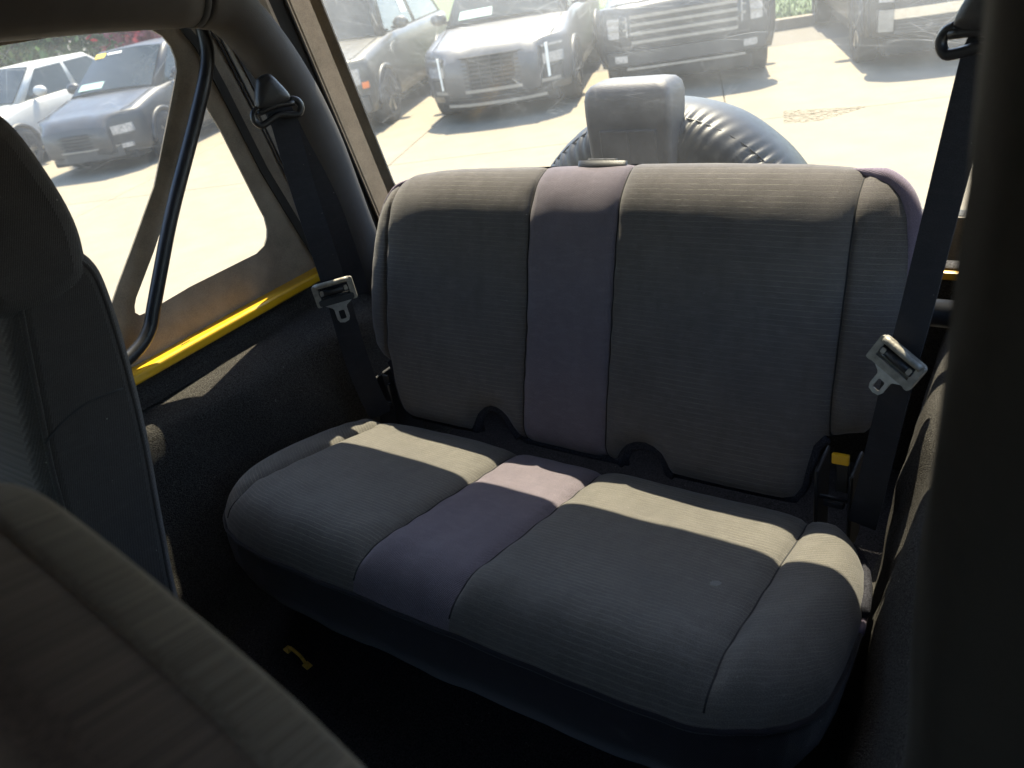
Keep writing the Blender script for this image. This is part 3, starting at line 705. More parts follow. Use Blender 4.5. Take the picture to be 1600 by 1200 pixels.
for s in (-1, 1):
    dm = lambda a, b, c, s=s: Vector((s*XS+c, a, b))-OS
    dh = rrect(0.72, 0.40, 0.06, cx=-0.22, cy=1.32)
    sheet('door_light_blocker', [(-.72, 1.032), (.298, 1.032), (.298, 1.66), (-.40, 1.66)], [dh], dm, 'canvas', st, 0.004)  # unseen upper doors, added closed to cut light into the cabin
    sheet('door_dimming_pane', rrect(0.74, 0.42, 0.06, cx=-0.22, cy=1.32), [], lambda a, b, c, s=s: dm(a, b, c)+Vector((s*0.005, 0, 0)), 'pane_side', st, 0.0012)  # pane of the added door
ws_ = lambda a, b, c: Vector((a, -0.98+(b-1.05)*0.42+c, b))-OS
wsf = sheet('frame_light_blocker', [(-.70, 1.05), (.70, 1.05), (.70, 1.66), (-.70, 1.66)], [rrect(1.28, 0.44, 0.05, cx=0, cy=1.36)], ws_, 'trim', st, 0.03)  # unseen frame, added to reduce light from the front
sheet('windshield', rrect(1.28, 0.44, 0.05, cx=0, cy=1.36), [], ws_, 'tinted', st, 0.005)  # unseen glass, added to dim the front light
for s in (-1, 1): sheet('visor_light_blocker', rrect(0.48, 0.17, 0.03, cx=s*0.34, cy=1.51), [], lambda a, b, c: ws_(a, b, c)+Vector((0, 0.06, 0)), 'trim', st, 0.015)  # unseen visors, added to hold back front light
rear = lambda a, b, c: Vector((a, yr(b)+c, b))-OS
win = rrect(1.244, 0.53, 0.05, cx=0, cy=1.375)
sheet('rear_canvas', [(-.652, 1.032), (.652, 1.032), (.652, 1.66), (-.652, 1.66)], [win], rear, 'canvas', st, 0.004)
rw_ = sheet('rear_window', [(-.645, 1.09), (.645, 1.09), (.645, 1.652), (-.645, 1.652)], [], lambda a, b, c: rear(a, b, c+0.005), 'pane', st, 0.0012)
sheet('residue_smear', [(.272, 1.268), (.273, 1.290), (.34, 1.291), (.40, 1.292), (.365, 1.281), (.33, 1.271)], [], lambda a, b, c: rear(a, b, c+0.001), 'residue', rw_, 0.0006)
rows = []
for i in range(24):
    y = -.75+i*(yr(1.66)+.75)/23
    rows.append([Vector((XS*math.sin(t), y, 1.66+0.055*math.cos(t)**0.8 if abs(t) < 1.56 else 1.66))-OS for t in np.linspace(-math.pi/2, math.pi/2, 19)])
rf = grid('roof_canvas', rows, 'canvas', st)
sm = rf.modifiers.new('thickness', 'SOLIDIFY'); sm.thickness = 0.005
obj('rear_valance', [Vector(p)-OS for p in [(-XS+.06, yr(1.66), 1.66)]+[(XS*math.sin(t), yr(1.66), 1.66+0.055*math.cos(t)) for t in np.linspace(-1.4, 1.4, 13)]+[(XS-.06, yr(1.66), 1.66)]], [tuple(range(15))], 'canvas', st, False)
bow = tag(tube('top_bow', [(-.672, 1.003, 1.56), (-.672, .99, 1.495), (-.672, .930, 1.413), (-.672, .813, 1.272), (-.672, .745, 1.18), (-.672, .707, 1.127), (-.672, .686, 1.098), (-.672, .655, 1.076), (-.672, .60, 1.062), (-.672, .50, 1.056)], 0.0125, 'tube', None, 14, 6),
          'slim black tubular bow of the soft top crossing the side window', 'soft top bow')

# ------------------------------------------------------------------ front seats
def offset_poly(P, d):
    out = []; n = len(P)
    for i in range(n):
        a, b = P[i-1], P[(i+1) % n]; t = Vector((b[0]-a[0], b[1]-a[1])).normalized()
        out.append((P[i][0]-t.y*d, P[i][1]+t.x*d))
    return out
def closed_spline(pts, n):
    m = len(pts); out = []
    for i in range(m):
        p0, p1, p2, p3 = (Vector(pts[(i+k) % m]) for k in (-1, 0, 1, 2))
        for k in range(n):
            t = k/n; q = 0.5*((2*p1)+(p2-p0)*t+(2*p0-5*p1+4*p2-p3)*t*t+(3*p1-p0-3*p2+p3)*t**3); out.append((q.x, q.y))
    return out
def area(P): return sum(P[i-1][0]*P[i][1]-P[i][0]*P[i-1][1] for i in range(len(P)))/2
def pillow(name, outline, half, rad, to3d, m, parent, bulge=0.0):
    """closed outline extruded to a rounded slab, half thickness each way"""
    P = outline if area(outline) > 0 else outline[::-1]
    n = len(P); V, F, U = [], [], []
    prof = ([(-half-bulge, rad*2.2), (-half-bulge*0.6, rad*1.4)] if bulge else [])+[(-half, rad)]+[(-half+rad*(1-math.cos(a)), rad*(1-math.sin(a))) for a in (R(30), R(60), R(90))]
    prof += [(-c, i) for c, i in reversed(prof)]
    for c, ins in prof:
        for (x, y) in offset_poly(P, ins):
            V.append(to3d(x, y, c)); U.append((x, y))
    for k in range(len(prof)-1):
        for i in range(n): F.append((k*n+i, (k+1)*n+i, (k+1)*n+(i+1) % n, k*n+(i+1) % n))
    from mathutils.geometry import tessellate_polygon
    for c, ins, up_ in ((prof[0][0], prof[0][1], False), (prof[-1][0], prof[-1][1], True)):
        lp = offset_poly(P, ins); b0 = len(V)
        V += [to3d(x, y, c) for x, y in lp]; U += lp
        for t in tessellate_polygon([[Vector((x, y, 0)) for x, y in lp]]):
            a, b, d = t
            ar = (lp[b][0]-lp[a][0])*(lp[d][1]-lp[a][1])-(lp[d][0]-lp[a][0])*(lp[b][1]-lp[a][1])
            t = (a, b, d) if (ar > 0) == up_ else (d, b, a)
            F.append(tuple(b0+q for q in t))
    return obj(name, V, F, m, parent, True, U)

ps = thing('passenger_seat', 'dark front passenger seat backrest seen side-on beside the side window', 'seat', (-0.42, 0.30, 0.58), group='front seats')
OP = Vector(ps.location)
X0 = -0.20
body = closed_spline([(.305, .70), (.340, .92), (.370, 1.05), (.396, 1.155), (.414, 1.25), (.424, 1.33), (.422, 1.368), (.405, 1.388), (.36, 1.392), (.325, 1.382), (.312, 1.355), (.283, 1.25), (.262, 1.17), (.230, 1.0), (.200, .85), (.175, .70), (.24, .64)], 5)
side = lambda a, b, c: Vector((X0-0.22+c, a, b))-OP
sb = pillow('backrest', body, 0.22, 0.022, side, 'front_cloth', ps)
hd = closed_spline([(.416, 1.385), (.420, 1.425), (.413, 1.478), (.400, 1.525), (.375, 1.556), (.340, 1.565), (.305, 1.545), (.286, 1.50), (.284, 1.44), (.288, 1.39), (.302, 1.352), (.355, 1.340), (.402, 1.352)], 5)
pillow('headrest', hd, 0.2235, 0.022, side, 'front_cloth', ps)
inner = offset_poly(body if area(body) > 0 else body[::-1], 0.014)
keep = [(a, b) for a, b in inner]
tube('side_piping', [Vector((X0-0.0035, a, b))-OP for a, b in keep]+[Vector((X0-0.0035, *keep[0]))-OP], 0.0034, 'front_cloth', sb, 7, 1)
inner2 = offset_poly(body if area(body) > 0 else body[::-1], 0.021)
L = len(inner2); me = None
for i in range(0, L):
    a, b = Vector(inner2[i]), Vector(inner2[(i+1) % L]); d = (b-a).length
    if b.y < 0.95: continue
    kmax = max(1, int(d/0.007))
    for k in range(kmax):
        p = a.lerp(b, (k+0.5)/kmax); ang = math.atan2((b-a).y, (b-a).x)
        if me is None:
            o = box('stitch', (-0.0005, -0.0019, -0.0005), (0.0005, 0.0019, 0.0005), 'thread', sb); me = o.data
        else: o = link(bpy.data.objects.new('stitch', me), sb)
        o.location = Vector((X0-0.0012, p.x, p.y))-OP; o.rotation_euler = (ang, 0, 0)
tube('cross_seam', [Vector((X0-0.0002, a, b))-OP for a, b in ((.284, 1.215), (.31, 1.226), (.345, 1.232), (.385, 1.226))], 0.0016, 'seam', sb, 6, 4)
cw = closed_spline([(-.64, .16), (-.42, .17), (-.20, .16), (-.19, -.10), (-.22, -.30), (-.42, -.33), (-.62, -.30), (-.65, -.10)], 4)
pillow('seat_cushion', cw, 0.06, 0.05, lambda a, b, c: Vector((a, b, 0.78+c))-OP, 'front_cloth', ps)
pillow('seat_base', cw, 0.04, 0.02, lambda a, b, c: Vector((a*0.9-0.04, b*0.9, 0.64+c))-OP, 'trim', ps)

ds = thing('driver_seat', 'blurred brown-grey driver seat backrest corner close to the camera', 'seat', (0.33, 0.10, 0.58), group='front seats')
OD = Vector(ds.location)
hw = [(0.0, 1.424), (.05, 1.415), (.10, 1.402), (.15, 1.387), (.19, 1.372), (.230, 1.350), (.260, 1.315), (.276, 1.25), (.275, 1.15), (.262, 1.0), (.235, .85), (.20, .72), (0.0, .70)]
ol = closed_spline([(x, z) for x, z in hw]+[(-x, z) for x, z in reversed(hw[1:-1])], 4)
rc = R(14)
def dmap(a, b, c):
    # a across, b up the back, c thickness
    return Vector((0.285+a, 0.075+(b-1.45)*math.sin(rc)*0.9+c*math.cos(rc), 1.45+(b-1.45)*math.cos(rc)-c*math.sin(rc)))-OD
db = pillow('backrest', ol, 0.045, 0.030, dmap, 'driver_cloth', ds, 0.008)
pillow('lit_edge_band', offset_poly(ol if area(ol) > 0 else ol[::-1], -0.0016), 0.015, 0.007, lambda a, b, c: dmap(a, b, c+0.030), 'lit_edge', db)  # rear-lit edge painted as a paler band
pi_ = offset_poly(ol if area(ol) > 0 else ol[::-1], 0.016)
tube('piping', [dmap(a, b, -0.036) for a, b in pi_]+[dmap(*pi_[0], -0.036)], 0.0036, 'seam', db, 8, 1)
cw = closed_spline([(.10, .12), (.33, .14), (.56, .12), (.57, -.15), (.54, -.36), (.33, -.40), (.12, -.36), (.09, -.15)], 4)
pillow('seat_cushion', cw, 0.06, 0.05, lambda a, b, c: Vector((a, b, 0.78+c))-OD, 'front_cloth', ds)
pillow('seat_base', cw, 0.04, 0.02, lambda a, b, c: Vector((a*0.9+0.033, b*0.9, 0.64+c))-OD, 'trim', ds)

# ------------------------------------------------------------------ spare wheel and high brake light outside the tailgate
sw = thing('spare_wheel', 'spare wheel in a wrinkled black vinyl cover behind the rear window', 'spare wheel', (-0.113, 1.585, 0.858))
def spare():
    Rr, W = 0.385, 0.235
    prof = [(0.0, 0.012), (0.08, 0.010), (0.16, 0.006), (0.22, 0.003), (0.26, 0.0), (0.30, 0.001), (0.335, 0.009), (0.360, 0.026), (0.376, 0.055), (0.385, 0.10), (0.384, 0.15), (0.376, 0.19), (0.355, 0.22), (0.32, W)]
    pr = [(p.x, p.y) for p in spline([(a, b, 0) for a, b in prof], 4)]
    n = 620; V, F = [], []
    for i in range(n):
        th = 2*math.pi*i/n
        for (r, y) in pr:
            ph = th*92+5.5*mnoise.noise(Vector((math.cos(th)*4, math.sin(th)*4, y*6)))+y*30
            wr = 0.5+0.5*math.sin(ph)
            am = max(0.12, min(1.0, 0.55+1.1*mnoise.noise(Vector((math.cos(th)*2.6+1.3, math.sin(th)*2.6, 4)))))
            env = math.exp(-((y-0.045)/0.038)**2) if r > 0.31 else math.exp(-((r-0.33)/0.03)**2)
            q = 0.010*wr*am*env
            rr = r+0.002*mnoise.noise(Vector((math.cos(th)*3, math.sin(th)*3, r*8)))-q*0.8
            V.append((rr*math.cos(th), y+q*0.7, rr*math.sin(th)))
    m = len(pr)
    for i in range(n):
        for k in range(m-1): F.append((i*m+k, ((i+1) % n)*m+k, ((i+1) % n)*m+k+1, i*m+k+1))
    V = [(x*0.972, y, z*0.972) for x, y, z in V]
    c = obj('wheel_cover', V, F, 'vinyl_cover', sw)
    tube('cover_hem', [(0.360*math.cos(t), 0.046, 0.360*math.sin(t)) for t in np.linspace(0, 2*math.pi, 61)], 0.0022, 'vinyl_cover', c, 6, 1)
spare()
blt = thing('brake_light_housing', 'weathered black box-shaped high brake light housing standing above the covered spare wheel', 'brake light', (-0.128, 1.55, 1.022))
def blight():
    # tapered moulded shell with rounded shoulders, lower arm and panel lines on the inner face
    sec = []
    for z, hw_, d0, d1 in ((-0.20, 0.092, 0.006, 0.06), (0.0, 0.094, 0.004, 0.07), (0.12, 0.097, 0.0, 0.085), (0.215, 0.100, 0.0, 0.10), (0.245, 0.100, 0.002, 0.103), (0.262, 0.096, 0.006, 0.102), (0.272, 0.087, 0.014, 0.096), (0.276, 0.074, 0.026, 0.085)):
        sec.append([(x, y, z) for x, y in rrect(2*hw_, d1-d0, 0.018, 5, 0, (d0+d1)/2)])
    n = len(sec[0]); V = [p for s_ in sec for p in s_]
    F = [(k*n+i, k*n+(i+1) % n, (k+1)*n+(i+1) % n, (k+1)*n+i) for k in range(len(sec)-1) for i in range(n)]
    F += [tuple(range((len(sec)-1)*n, len(sec)*n)), tuple(range(n-1, -1, -1))]
    h = obj('housing', V, F, 'weathered', blt)
    box('inner_panel', (-0.062, -0.004, -0.10), (0.070, 0.003, 0.185), 'weathered', h, 0.003, 2)
    box('center_rib', (0.003, -0.0055, -0.10), (0.008, -0.0035, 0.18), 'weathered', h, 0.0006, 1)
    box('lamp_lens', (-0.085, 0.100, 0.15), (0.085, 0.108, 0.24), M['redlens'], h, 0.004, 2)
    box('mount_arm', (-0.05, -0.10, -0.25), (0.05, 0.03, -0.19), 'tube', h, 0.01, 2)
M['redlens'] = plain('red_lens', (0.35, 0.01, 0.01), 0.15)
blight()

# ------------------------------------------------------------------ parked vehicles
M['glass'] = plain('car_window_glass', (0.012, 0.018, 0.019), 0.10, var=0.1, spec=0.22)
M['tyre'] = plain('tyre_rubber', (0.022, 0.022, 0.023), 0.8)
M['rim'] = plain('alloy_rim', (0.30, 0.30, 0.31), 0.35, metal=0.9)
M['black_trim'] = plain('black_car_plastic', (0.022, 0.022, 0.024), 0.5, bs=0.2, bscale=300)
M['gap'] = plain('dark_panel_gap', (0.008, 0.008, 0.009), 0.8)
M['chrome'] = plain('chrome_strip', (0.62, 0.60, 0.57), 0.22, metal=0.95)
M['lamp'] = plain('headlamp_lens', (0.30, 0.31, 0.33), 0.12, metal=0.4, coat=1.0, var=0.4, scale=30)
M['amber'] = plain('amber_marker', (0.75, 0.16, 0.02), 0.3)
M['sticker_w'] = plain('white_sticker', (0.75, 0.73, 0.66), 0.6, var=0.08)
M['sticker_y'] = plain('yellow_sticker', (0.80, 0.52, 0.03), 0.6)
M['sticker_g'] = plain('pale_green_sunshade', (0.30, 0.42, 0.35), 0.5)
M['pale_trim'] = plain('satin_silver_trim', (0.22, 0.20, 0.175), 0.4, metal=0.3)
def paint(name, c): return plain(name, c, 0.42, metal=0.0, var=0.04, scale=3, coat=0.10, spec=0.35)
def car(name, label, F, head, pm, L=4.75, W=0.97, zb=0.24, zh=0.92, zc=1.08, yc=1.25, zr=1.72, ywt=2.05, yre=4.1, yrb=4.65, front=(), nose_d=0.34, nexp=3.2, arch=0.40, bed=None, wy=(0.92, None), ff=0.10, stickers=True):
    root = thing(name, label, 'vehicle', (F[0], F[1], GZ), (0, 0, R(head)), group='vehicles parked in the row')
    nose = lambda x: nose_d*min(1, abs(x)/W)**nexp
    st_ = []
    for y in (0, .006, .02, .05, .10, .17, .25, nose_d):
        k = y/nose_d
        st_.append((y, W*max(0.30, k)**(1/nexp), zb+0.10*(1-k)**3, zh-ff*(1-min(1, k*1.6))**2.2*1.0-0.03, zh-ff*(1-min(1, k*1.4))**2.5))
    def belt(y): return zc+0.02 if y > yc else zh+(zc-zh)*((y-nose_d)/(yc-nose_d))**0.8
    for y in np.linspace(nose_d+0.12, yc, 6): st_.append((float(y), W, zb, belt(y)-0.055, belt(y)))
    for y in np.linspace(yc+0.3, L-0.25, 6): st_.append((float(y), W, zb, zc-0.02, zc+0.01))
    st_ += [(L-0.08, W*0.97, zb+0.05, zc-0.04, zc-0.01), (L, W*0.88, zb+0.15, zc-0.15, zc-0.10)]
    V, Fc = [], []
    for (y, w, z0, zs, zt) in st_:
        h = zs-z0
        half = [(0, z0), (w*0.80, z0), (w*0.955, z0+0.05*h), (w*0.985, z0+0.25*h), (w, z0+0.5*h), (w*0.998, z0+0.75*h), (w*0.985, z0+0.93*h), (w*0.955, zs+0.35*(zt-zs)), (w*0.86, zs+0.85*(zt-zs)), (w*0.62, zt+0.010), (w*0.58, zt+0.004), (w*0.3, zt+0.014), (0, zt+0.016)]
        ring = [(x, y, z) for x, z in half]+[(-x, y, z) for x, z in reversed(half[1:-1])]
        V += ring
    n = len(ring)
    for i in range(len(st_)-1):
        for k in range(n): Fc.append((i*n+k, i*n+(k+1) % n, (i+1)*n+(k+1) % n, (i+1)*n+k))
    Fc += [tuple(range(n-1, -1, -1)), tuple((len(st_)-1)*n+k for k in range(n))]
    body_ = obj('body', V, Fc, pm, root)
    # cabin
    bw, rw = W*0.90, W*0.72
    B = [(-bw, yc-0.02, zc-0.02), (bw, yc-0.02, zc-0.02), (bw, yrb, zc-0.02), (-bw, yrb, zc-0.02)]
    T_ = [(-rw, ywt, zr), (rw, ywt, zr), (rw, yre, zr), (-rw, yre, zr)]
    bm = bmesh.new(); vb = [bm.verts.new(p) for p in B]; vt = [bm.verts.new(p) for p in T_]
    for i in range(4): bm.faces.new((vb[i], vb[(i+1) % 4], vt[(i+1) % 4], vt[i]))
    bm.faces.new(vt); bm.faces.new(vb[::-1])
    bmesh.ops.bevel(bm, geom=[e for e in bm.edges if not (abs(e.verts[0].co.z-zc) < .05 and abs(e.verts[1].co.z-zc) < .05)], offset=0.06, segments=4, affect='EDGES', profile=0.5)
    cab = bmobj('cabin', bm, pm, root, True)
    def quad(q, s, t): return (Vector(q[0])*(1-s)+Vector(q[1])*s)*(1-t)+(Vector(q[3])*(1-s)+Vector(q[2])*s)*t
    def pane(nm, q, s0, s1, t0, t1, m, off_, par, th=0.012, bow=0.0):
        qv = [Vector(p) for p in q]; nr = (qv[1]-qv[0]).cross(qv[3]-qv[0]).normalized(); vs, fs = [], []
        K = 8
        for c in (off_-th, off_):
            for t in (t0, t1):
                for k in range(K+1):
                    s = s0+(s1-s0)*k/K
                    vs.append(quad(q, s, t)+nr*(c+bow*(1-(2*s-1)**2)))
        a = lambda c, t, k: (c*2+t)*(K+1)+k
        for k in range(K):
            fs += [(a(1, 0, k), a(1, 0, k+1), a(1, 1, k+1), a(1, 1, k)), (a(0, 0, k), a(0, 1, k), a(0, 1, k+1), a(0, 0, k+1)), (a(0, 0, k), a(0, 0, k+1), a(1, 0, k+1), a(1, 0, k)), (a(0, 1, k), a(1, 1, k), a(1, 1, k+1), a(0, 1, k+1))]
        fs += [(a(0, 0, 0), a(1, 0, 0), a(1, 1, 0), a(0, 1, 0)), (a(0, 0, K), a(0, 1, K), a(1, 1, K), a(1, 0, K))]
        return obj(nm, vs, fs, m, par, False)
    qf = (B[0], B[1], T_[1], T_[0])
    ws = pane('windshield', qf, .05, .95, .05, .93, 'glass', 0.012, root, bow=0.05)
    if stickers:
        pane('window_sticker', qf, .08, .22, .80, .90, 'sticker_y', 0.036, ws, 0.003, bow=0.02)
        pane('window_sticker', qf, .26, .46, .83, .87, 'sticker_w', 0.045, ws, 0.003, bow=0.02)
        pane('window_sticker', qf, .12, .40, .10, .24, 'sticker_g', 0.045, ws, 0.003, bow=0.02)
    for s in (-1, 1):
        q = (B[1], B[2], T_[2], T_[1]) if s > 0 else (B[3], B[0], T_[0], T_[3])
        for a, b in (((.06, .47), (.52, .93)) if s > 0 else ((.53, .94), (.07, .48))):
            pane('side_window', q, a, b, .06, .86, 'glass', 0.006, root)
    if name == 'boxy_suv': pane('window_paper', (B[1], B[2], T_[2], T_[1]), .36, .45, .30, .80, 'sticker_w', 0.012, root, 0.003)
    pane('rear_window', (B[2], B[3], T_[3], T_[2]), .08, .92, .2, .9, 'glass', 0.006, root)
    # nose pieces that follow the rounded front
    def patch(nm, x0, x1, z0, z1, m, off_=0.02, par=root, rake=0.0, z0b=None, z1b=None):
        K = 14; vs, fs = [], []
        for c in (0.03, -off_):
            for t in (0, 1):
                for k in range(K+1):
                    q = k/K; x = x0+(x1-x0)*q
                    za = z0+((z0b if z0b is not None else z0)-z0)*q; zb_ = z1+((z1b if z1b is not None else z1)-z1)*q
                    z = za if t == 0 else zb_
                    vs.append((x, nose(x)+c+rake*max(0, (z-zb))**2, z))
        a = lambda c, t, k: (c*2+t)*(K+1)+k
        for k in range(K):
            fs += [(a(1, 0, k), a(1, 0, k+1), a(1, 1, k+1), a(1, 1, k)), (a(0, 0, k), a(1, 0, k), a(1, 0, k+1), a(0, 0, k+1))[::-1], (a(0, 1, k), a(0, 1, k+1), a(1, 1, k+1), a(1, 1, k))[::-1]]
        fs += [(a(0, 0, 0), a(0, 1, 0), a(1, 1, 0), a(1, 0, 0))[::-1], (a(0, 0, K), a(1, 0, K), a(1, 1, K), a(0, 1, K))[::-1]]
        return obj(nm, vs, fs, m, par, False)
    last = {}
    for it in front:
        nm, x0, x1, z0, z1, m, o_ = it[:7]; kw = it[7] if len(it) > 7 else {}
        par = last.get(kw.pop('on', None), root) if kw else root
        kw2 = {k: v for k, v in kw.items()}
        single = kw2.pop('single', False)
        if x0 < 0 < x1 or single:
            last[nm] = patch(nm, x0, x1, z0, z1, m, o_, par, **kw2)
        else:
            for s in (-1, 1):
                if s > 0: last[nm] = patch(nm, x0, x1, z0, z1, m, o_, par, **kw2)
                else:
                    k3 = dict(kw2); a0, a1 = z0, z1
                    if 'z0b' in k3 or 'z1b' in k3:
                        b0, b1 = k3.get('z0b', z0), k3.get('z1b', z1); k3['z0b'], k3['z1b'] = a0, a1; a0, a1 = b0, b1
                    patch(nm, -x1, -x0, a0, a1, m, o_, par, **k3)
    # hood shut-line, mirrors, wheels
    for s in (-1, 1):
        tube('hood_gap', [(s*W*0.80, nose_d*0.6, zh+0.0), (s*W*0.82, yc*0.5, belt(yc*0.5)-0.004), (s*W*0.84, yc-0.05, zc+0.0)], 0.006, 'gap', body_, 6, 4)
        mr = link(bpy.data.objects.new('mirror', None), root); mr.location = (s*(W+0.02), yc+0.42, zc+0.06)
        bm = bmesh.new(); bmesh.ops.create_uvsphere(bm, u_segments=14, v_segments=9, radius=1)
        for v in bm.verts: v.co = Vector((v.co.x*0.12+s*0.06, v.co.y*0.07+(0.03 if v.co.y > 0 else 0), v.co.z*0.085+0.05))
        bmobj('mirror_cap', bm, pm, mr, True)
        box('mirror_stalk', (min(-s*.10, s*.02), -.03, -.02), (max(-s*.10, s*.02), .03, .02), 'black_trim', mr, 0.01)
    if bed: box('bed', (-W*0.95, bed, zc-0.02), (W*0.95, L-0.1, zc+0.02), 'black_trim', root, 0.01)
    wr = arch-0.035
    for y in (wy[0], wy[1] or L-0.95):
        for s in (-1, 1):
            w = link(bpy.data.objects.new('wheel', None), root); w.location = (s*(W-0.10), y, wr)
            V, Fw = [], []
            pr = [(wr*0.60, .112), (wr*0.68, .122), (wr*0.90, .124), (wr*0.97, .112), (wr, .085), (wr, -.085), (wr*.97, -.112), (wr*.6, -.11)]
            for i in range(32):
                th = 2*math.pi*i/32
                V += [(s*o_, r_*math.cos(th), r_*math.sin(th)) for r_, o_ in pr]
            m_ = len(pr)
            for i in range(32):
                for k in range(m_-1): Fw.append((i*m_+k, i*m_+k+1, ((i+1) % 32)*m_+k+1, ((i+1) % 32)*m_+k))
            obj('tyre', V, Fw, 'tyre', w)
            V, Fw = [], []
            ri = wr*0.62
            V = [(s*0.06, 0, 0)]+[(s*0.06, ri*math.cos(2*math.pi*i/32), ri*math.sin(2*math.pi*i/32)) for i in range(32)]
            Fw = [(0, 1+i, 1+(i+1) % 32) for i in range(32)]
            for k in range(5):
                a = 2*math.pi*k/5
                for da, db in ((-.17, .17),):
                    b0 = len(V)
                    for q, rr in ((a+da*1.6, .05), (a+db*1.6, .05), (a+db, ri), (a+da, ri)):
                        V.append((s*0.112, rr*math.cos(q), rr*math.sin(q)))
                    for q, rr in ((a+da*1.6, .05), (a+db*1.6, .05), (a+db, ri), (a+da, ri)):
                        V.append((s*0.065, rr*math.cos(q), rr*math.sin(q)))
                    Fw += [(b0, b0+1, b0+2, b0+3)]+[(b0+i, b0+4+i, b0+4+(i+1) % 4, b0+(i+1) % 4) for i in range(4)]
            obj('rim', V, Fw, 'rim', w, False)
            tube('wheel_arch', [(s*(W+0.002), y+arch*1.02*math.cos(t), wr+arch*1.02*math.sin(t)) for t in np.linspace(-0.1, math.pi+0.1, 15)], 0.034, 'black_trim', root, 8, 2)
            V = [(s*(W+0.012), y, wr)]+[(s*(W+0.012), y+arch*math.cos(t), wr+arch*math.sin(t)) for t in np.linspace(-0.15, math.pi+0.15, 20)]
            obj('arch_recess', V, [(0, i, i+1) if s < 0 else (0, i+1, i) for i in range(1, 20)], 'gap', root, False)
    box('underbody', (-W*0.82, 0.25, 0.14), (W*0.82, L-0.3, zb+0.05), 'gap', root, 0.02)
    return root

silver = paint('grey_silver_paint', (0.065, 0.065, 0.068)); dgrey = paint('dark_grey_paint', (0.030, 0.031, 0.034)); white = paint('white_paint', (0.42, 0.41, 0.385))
olive = paint('khaki_grey_paint', (0.055, 0.052, 0.045)); navy = paint('charcoal_truck_paint', (0.022, 0.023, 0.025)); black = paint('black_truck_paint', (0.010, 0.0105, 0.012))
H = 22
car('silver_suv', 'grey sport utility vehicle with large dark grille beyond the rear window', (-5.6, 8.72), H, silver, zh=0.93, zc=1.07, nose_d=0.40, nexp=2.8, ff=0.15, front=[
    ('grille', -.66, .66, .43, .82, 'gap', .016), ('lower_intake', -.72, .72, .26, .38, 'gap', .016),
    *[('grille_bar', -.64, .64, .455+.052*i, .475+.052*i, 'black_trim', .028, {'on': 'grille'}) for i in range(7)],
    *[('grille_rib', -.58+.145*i, -.565+.145*i, .44, .81, 'black_trim', .030, {'on': 'grille', 'single': True}) for i in range(9)],
    ('bumper_strip', -.84, .84, .385, .425, 'pale_trim', .03), ('skid_strip', -.66, .66, .225, .262, 'pale_trim', .03),
    ('intake_bar', -.66, .66, .31, .325, 'black_trim', .03, {'on': 'lower_intake'}),
    ('headlight', .66, .90, .60, .72, 'lamp', .024), ('light_strip', .70, .73, .44, .84, 'sticker_w', .03), ('running_light', .66, .90, .80, .825, 'lamp', .024),
    ('bumper_vent', .74, .88, .36, .56, 'black_trim', .022)])
car('boxy_suv', 'khaki grey boxy vehicle with orange side marker beside the rear window frame', (-8.15, 7.75), H, olive, zh=0.98, zc=1.12, yc=1.35, ywt=1.75, zr=1.80, nose_d=0.32, nexp=3.0, ff=0.12, front=[
    ('grille', -.60, .60, .56, .90, 'black_trim', .016), *[('grille_slot', -.50+.145*i, -.42+.145*i, .60, .87, 'gap', .022, {'on': 'grille', 'single': True}) for i in range(7)],
    ('bumper', -.92, .92, .30, .50, 'black_trim', .08), ('headlight', .64, .86, .66, .86, 'lamp', .028), ('side_marker', .87, .94, .60, .68, 'amber', .03), ('fog_light', .60, .74, .36, .46, 'lamp', .09)])
car('dark_pickup', 'charcoal pickup truck with pale horizontal grille bars behind the brake light housing', (-3.5, 9.92), H, navy, L=5.6, W=1.0, zh=1.08, zc=1.22, zb=0.34, zr=1.90, yc=1.4, ywt=2.0, yre=3.4, yrb=3.6, bed=3.7, nose_d=0.16, nexp=5, arch=0.43, front=[
    ('grille', -.66, .66, .58, .98, 'gap', .016), *[('grille_bar', -.64, .64, z, z+.035, 'pale_trim', .034, {'on': 'grille'}) for z in (.64, .74, .84, .93)],
    ('headlight', .68, .93, .72, .95, 'lamp', .026), ('headlight_bar', .68, .93, .80, .83, 'pale_trim', .034), ('headlight_bar', .68, .93, .90, .92, 'pale_trim', .034),
    ('bumper', -.96, .96, .40, .56, 'black_trim', .07), ('lower_intake', -.60, .60, .26, .37, 'gap', .03), ('tow_strip', -.72, .72, .345, .372, 'pale_trim', .075), ('fog_light', .70, .86, .44, .52, 'lamp', .078)])
car('black_pickup', 'black pickup truck with wide silver bumper bar next to the dark upright bar', (-0.46, 10.58), H, black, L=5.6, W=1.02, zh=1.06, zc=1.20, zb=0.34, zr=1.9, yc=1.4, ywt=2.0, yre=3.4, yrb=3.6, bed=3.7, nose_d=0.18, nexp=5, arch=0.44, front=[
    ('grille', -.66, .66, .70, .99, 'gap', .016), *[('grille_bar', -.64, .64, z, z+.02, 'black_trim', .03, {'on': 'grille'}) for z in (.75, .81, .87, .93)],
    ('headlight', .68, .94, .74, .97, 'lamp', .026), ('bumper_bar', -.90, .90, .56, .665, 'chrome', .06), ('bumper_end', .80, .94, .44, .665, 'pale_trim', .07),
    ('mesh_panel', -.78, .78, .40, .545, 'gap', .04), *[('mesh_bar', -.76, .76, z, z+.012, 'black_trim', .05, {'on': 'mesh_panel'}) for z in (.425, .46, .495)]])
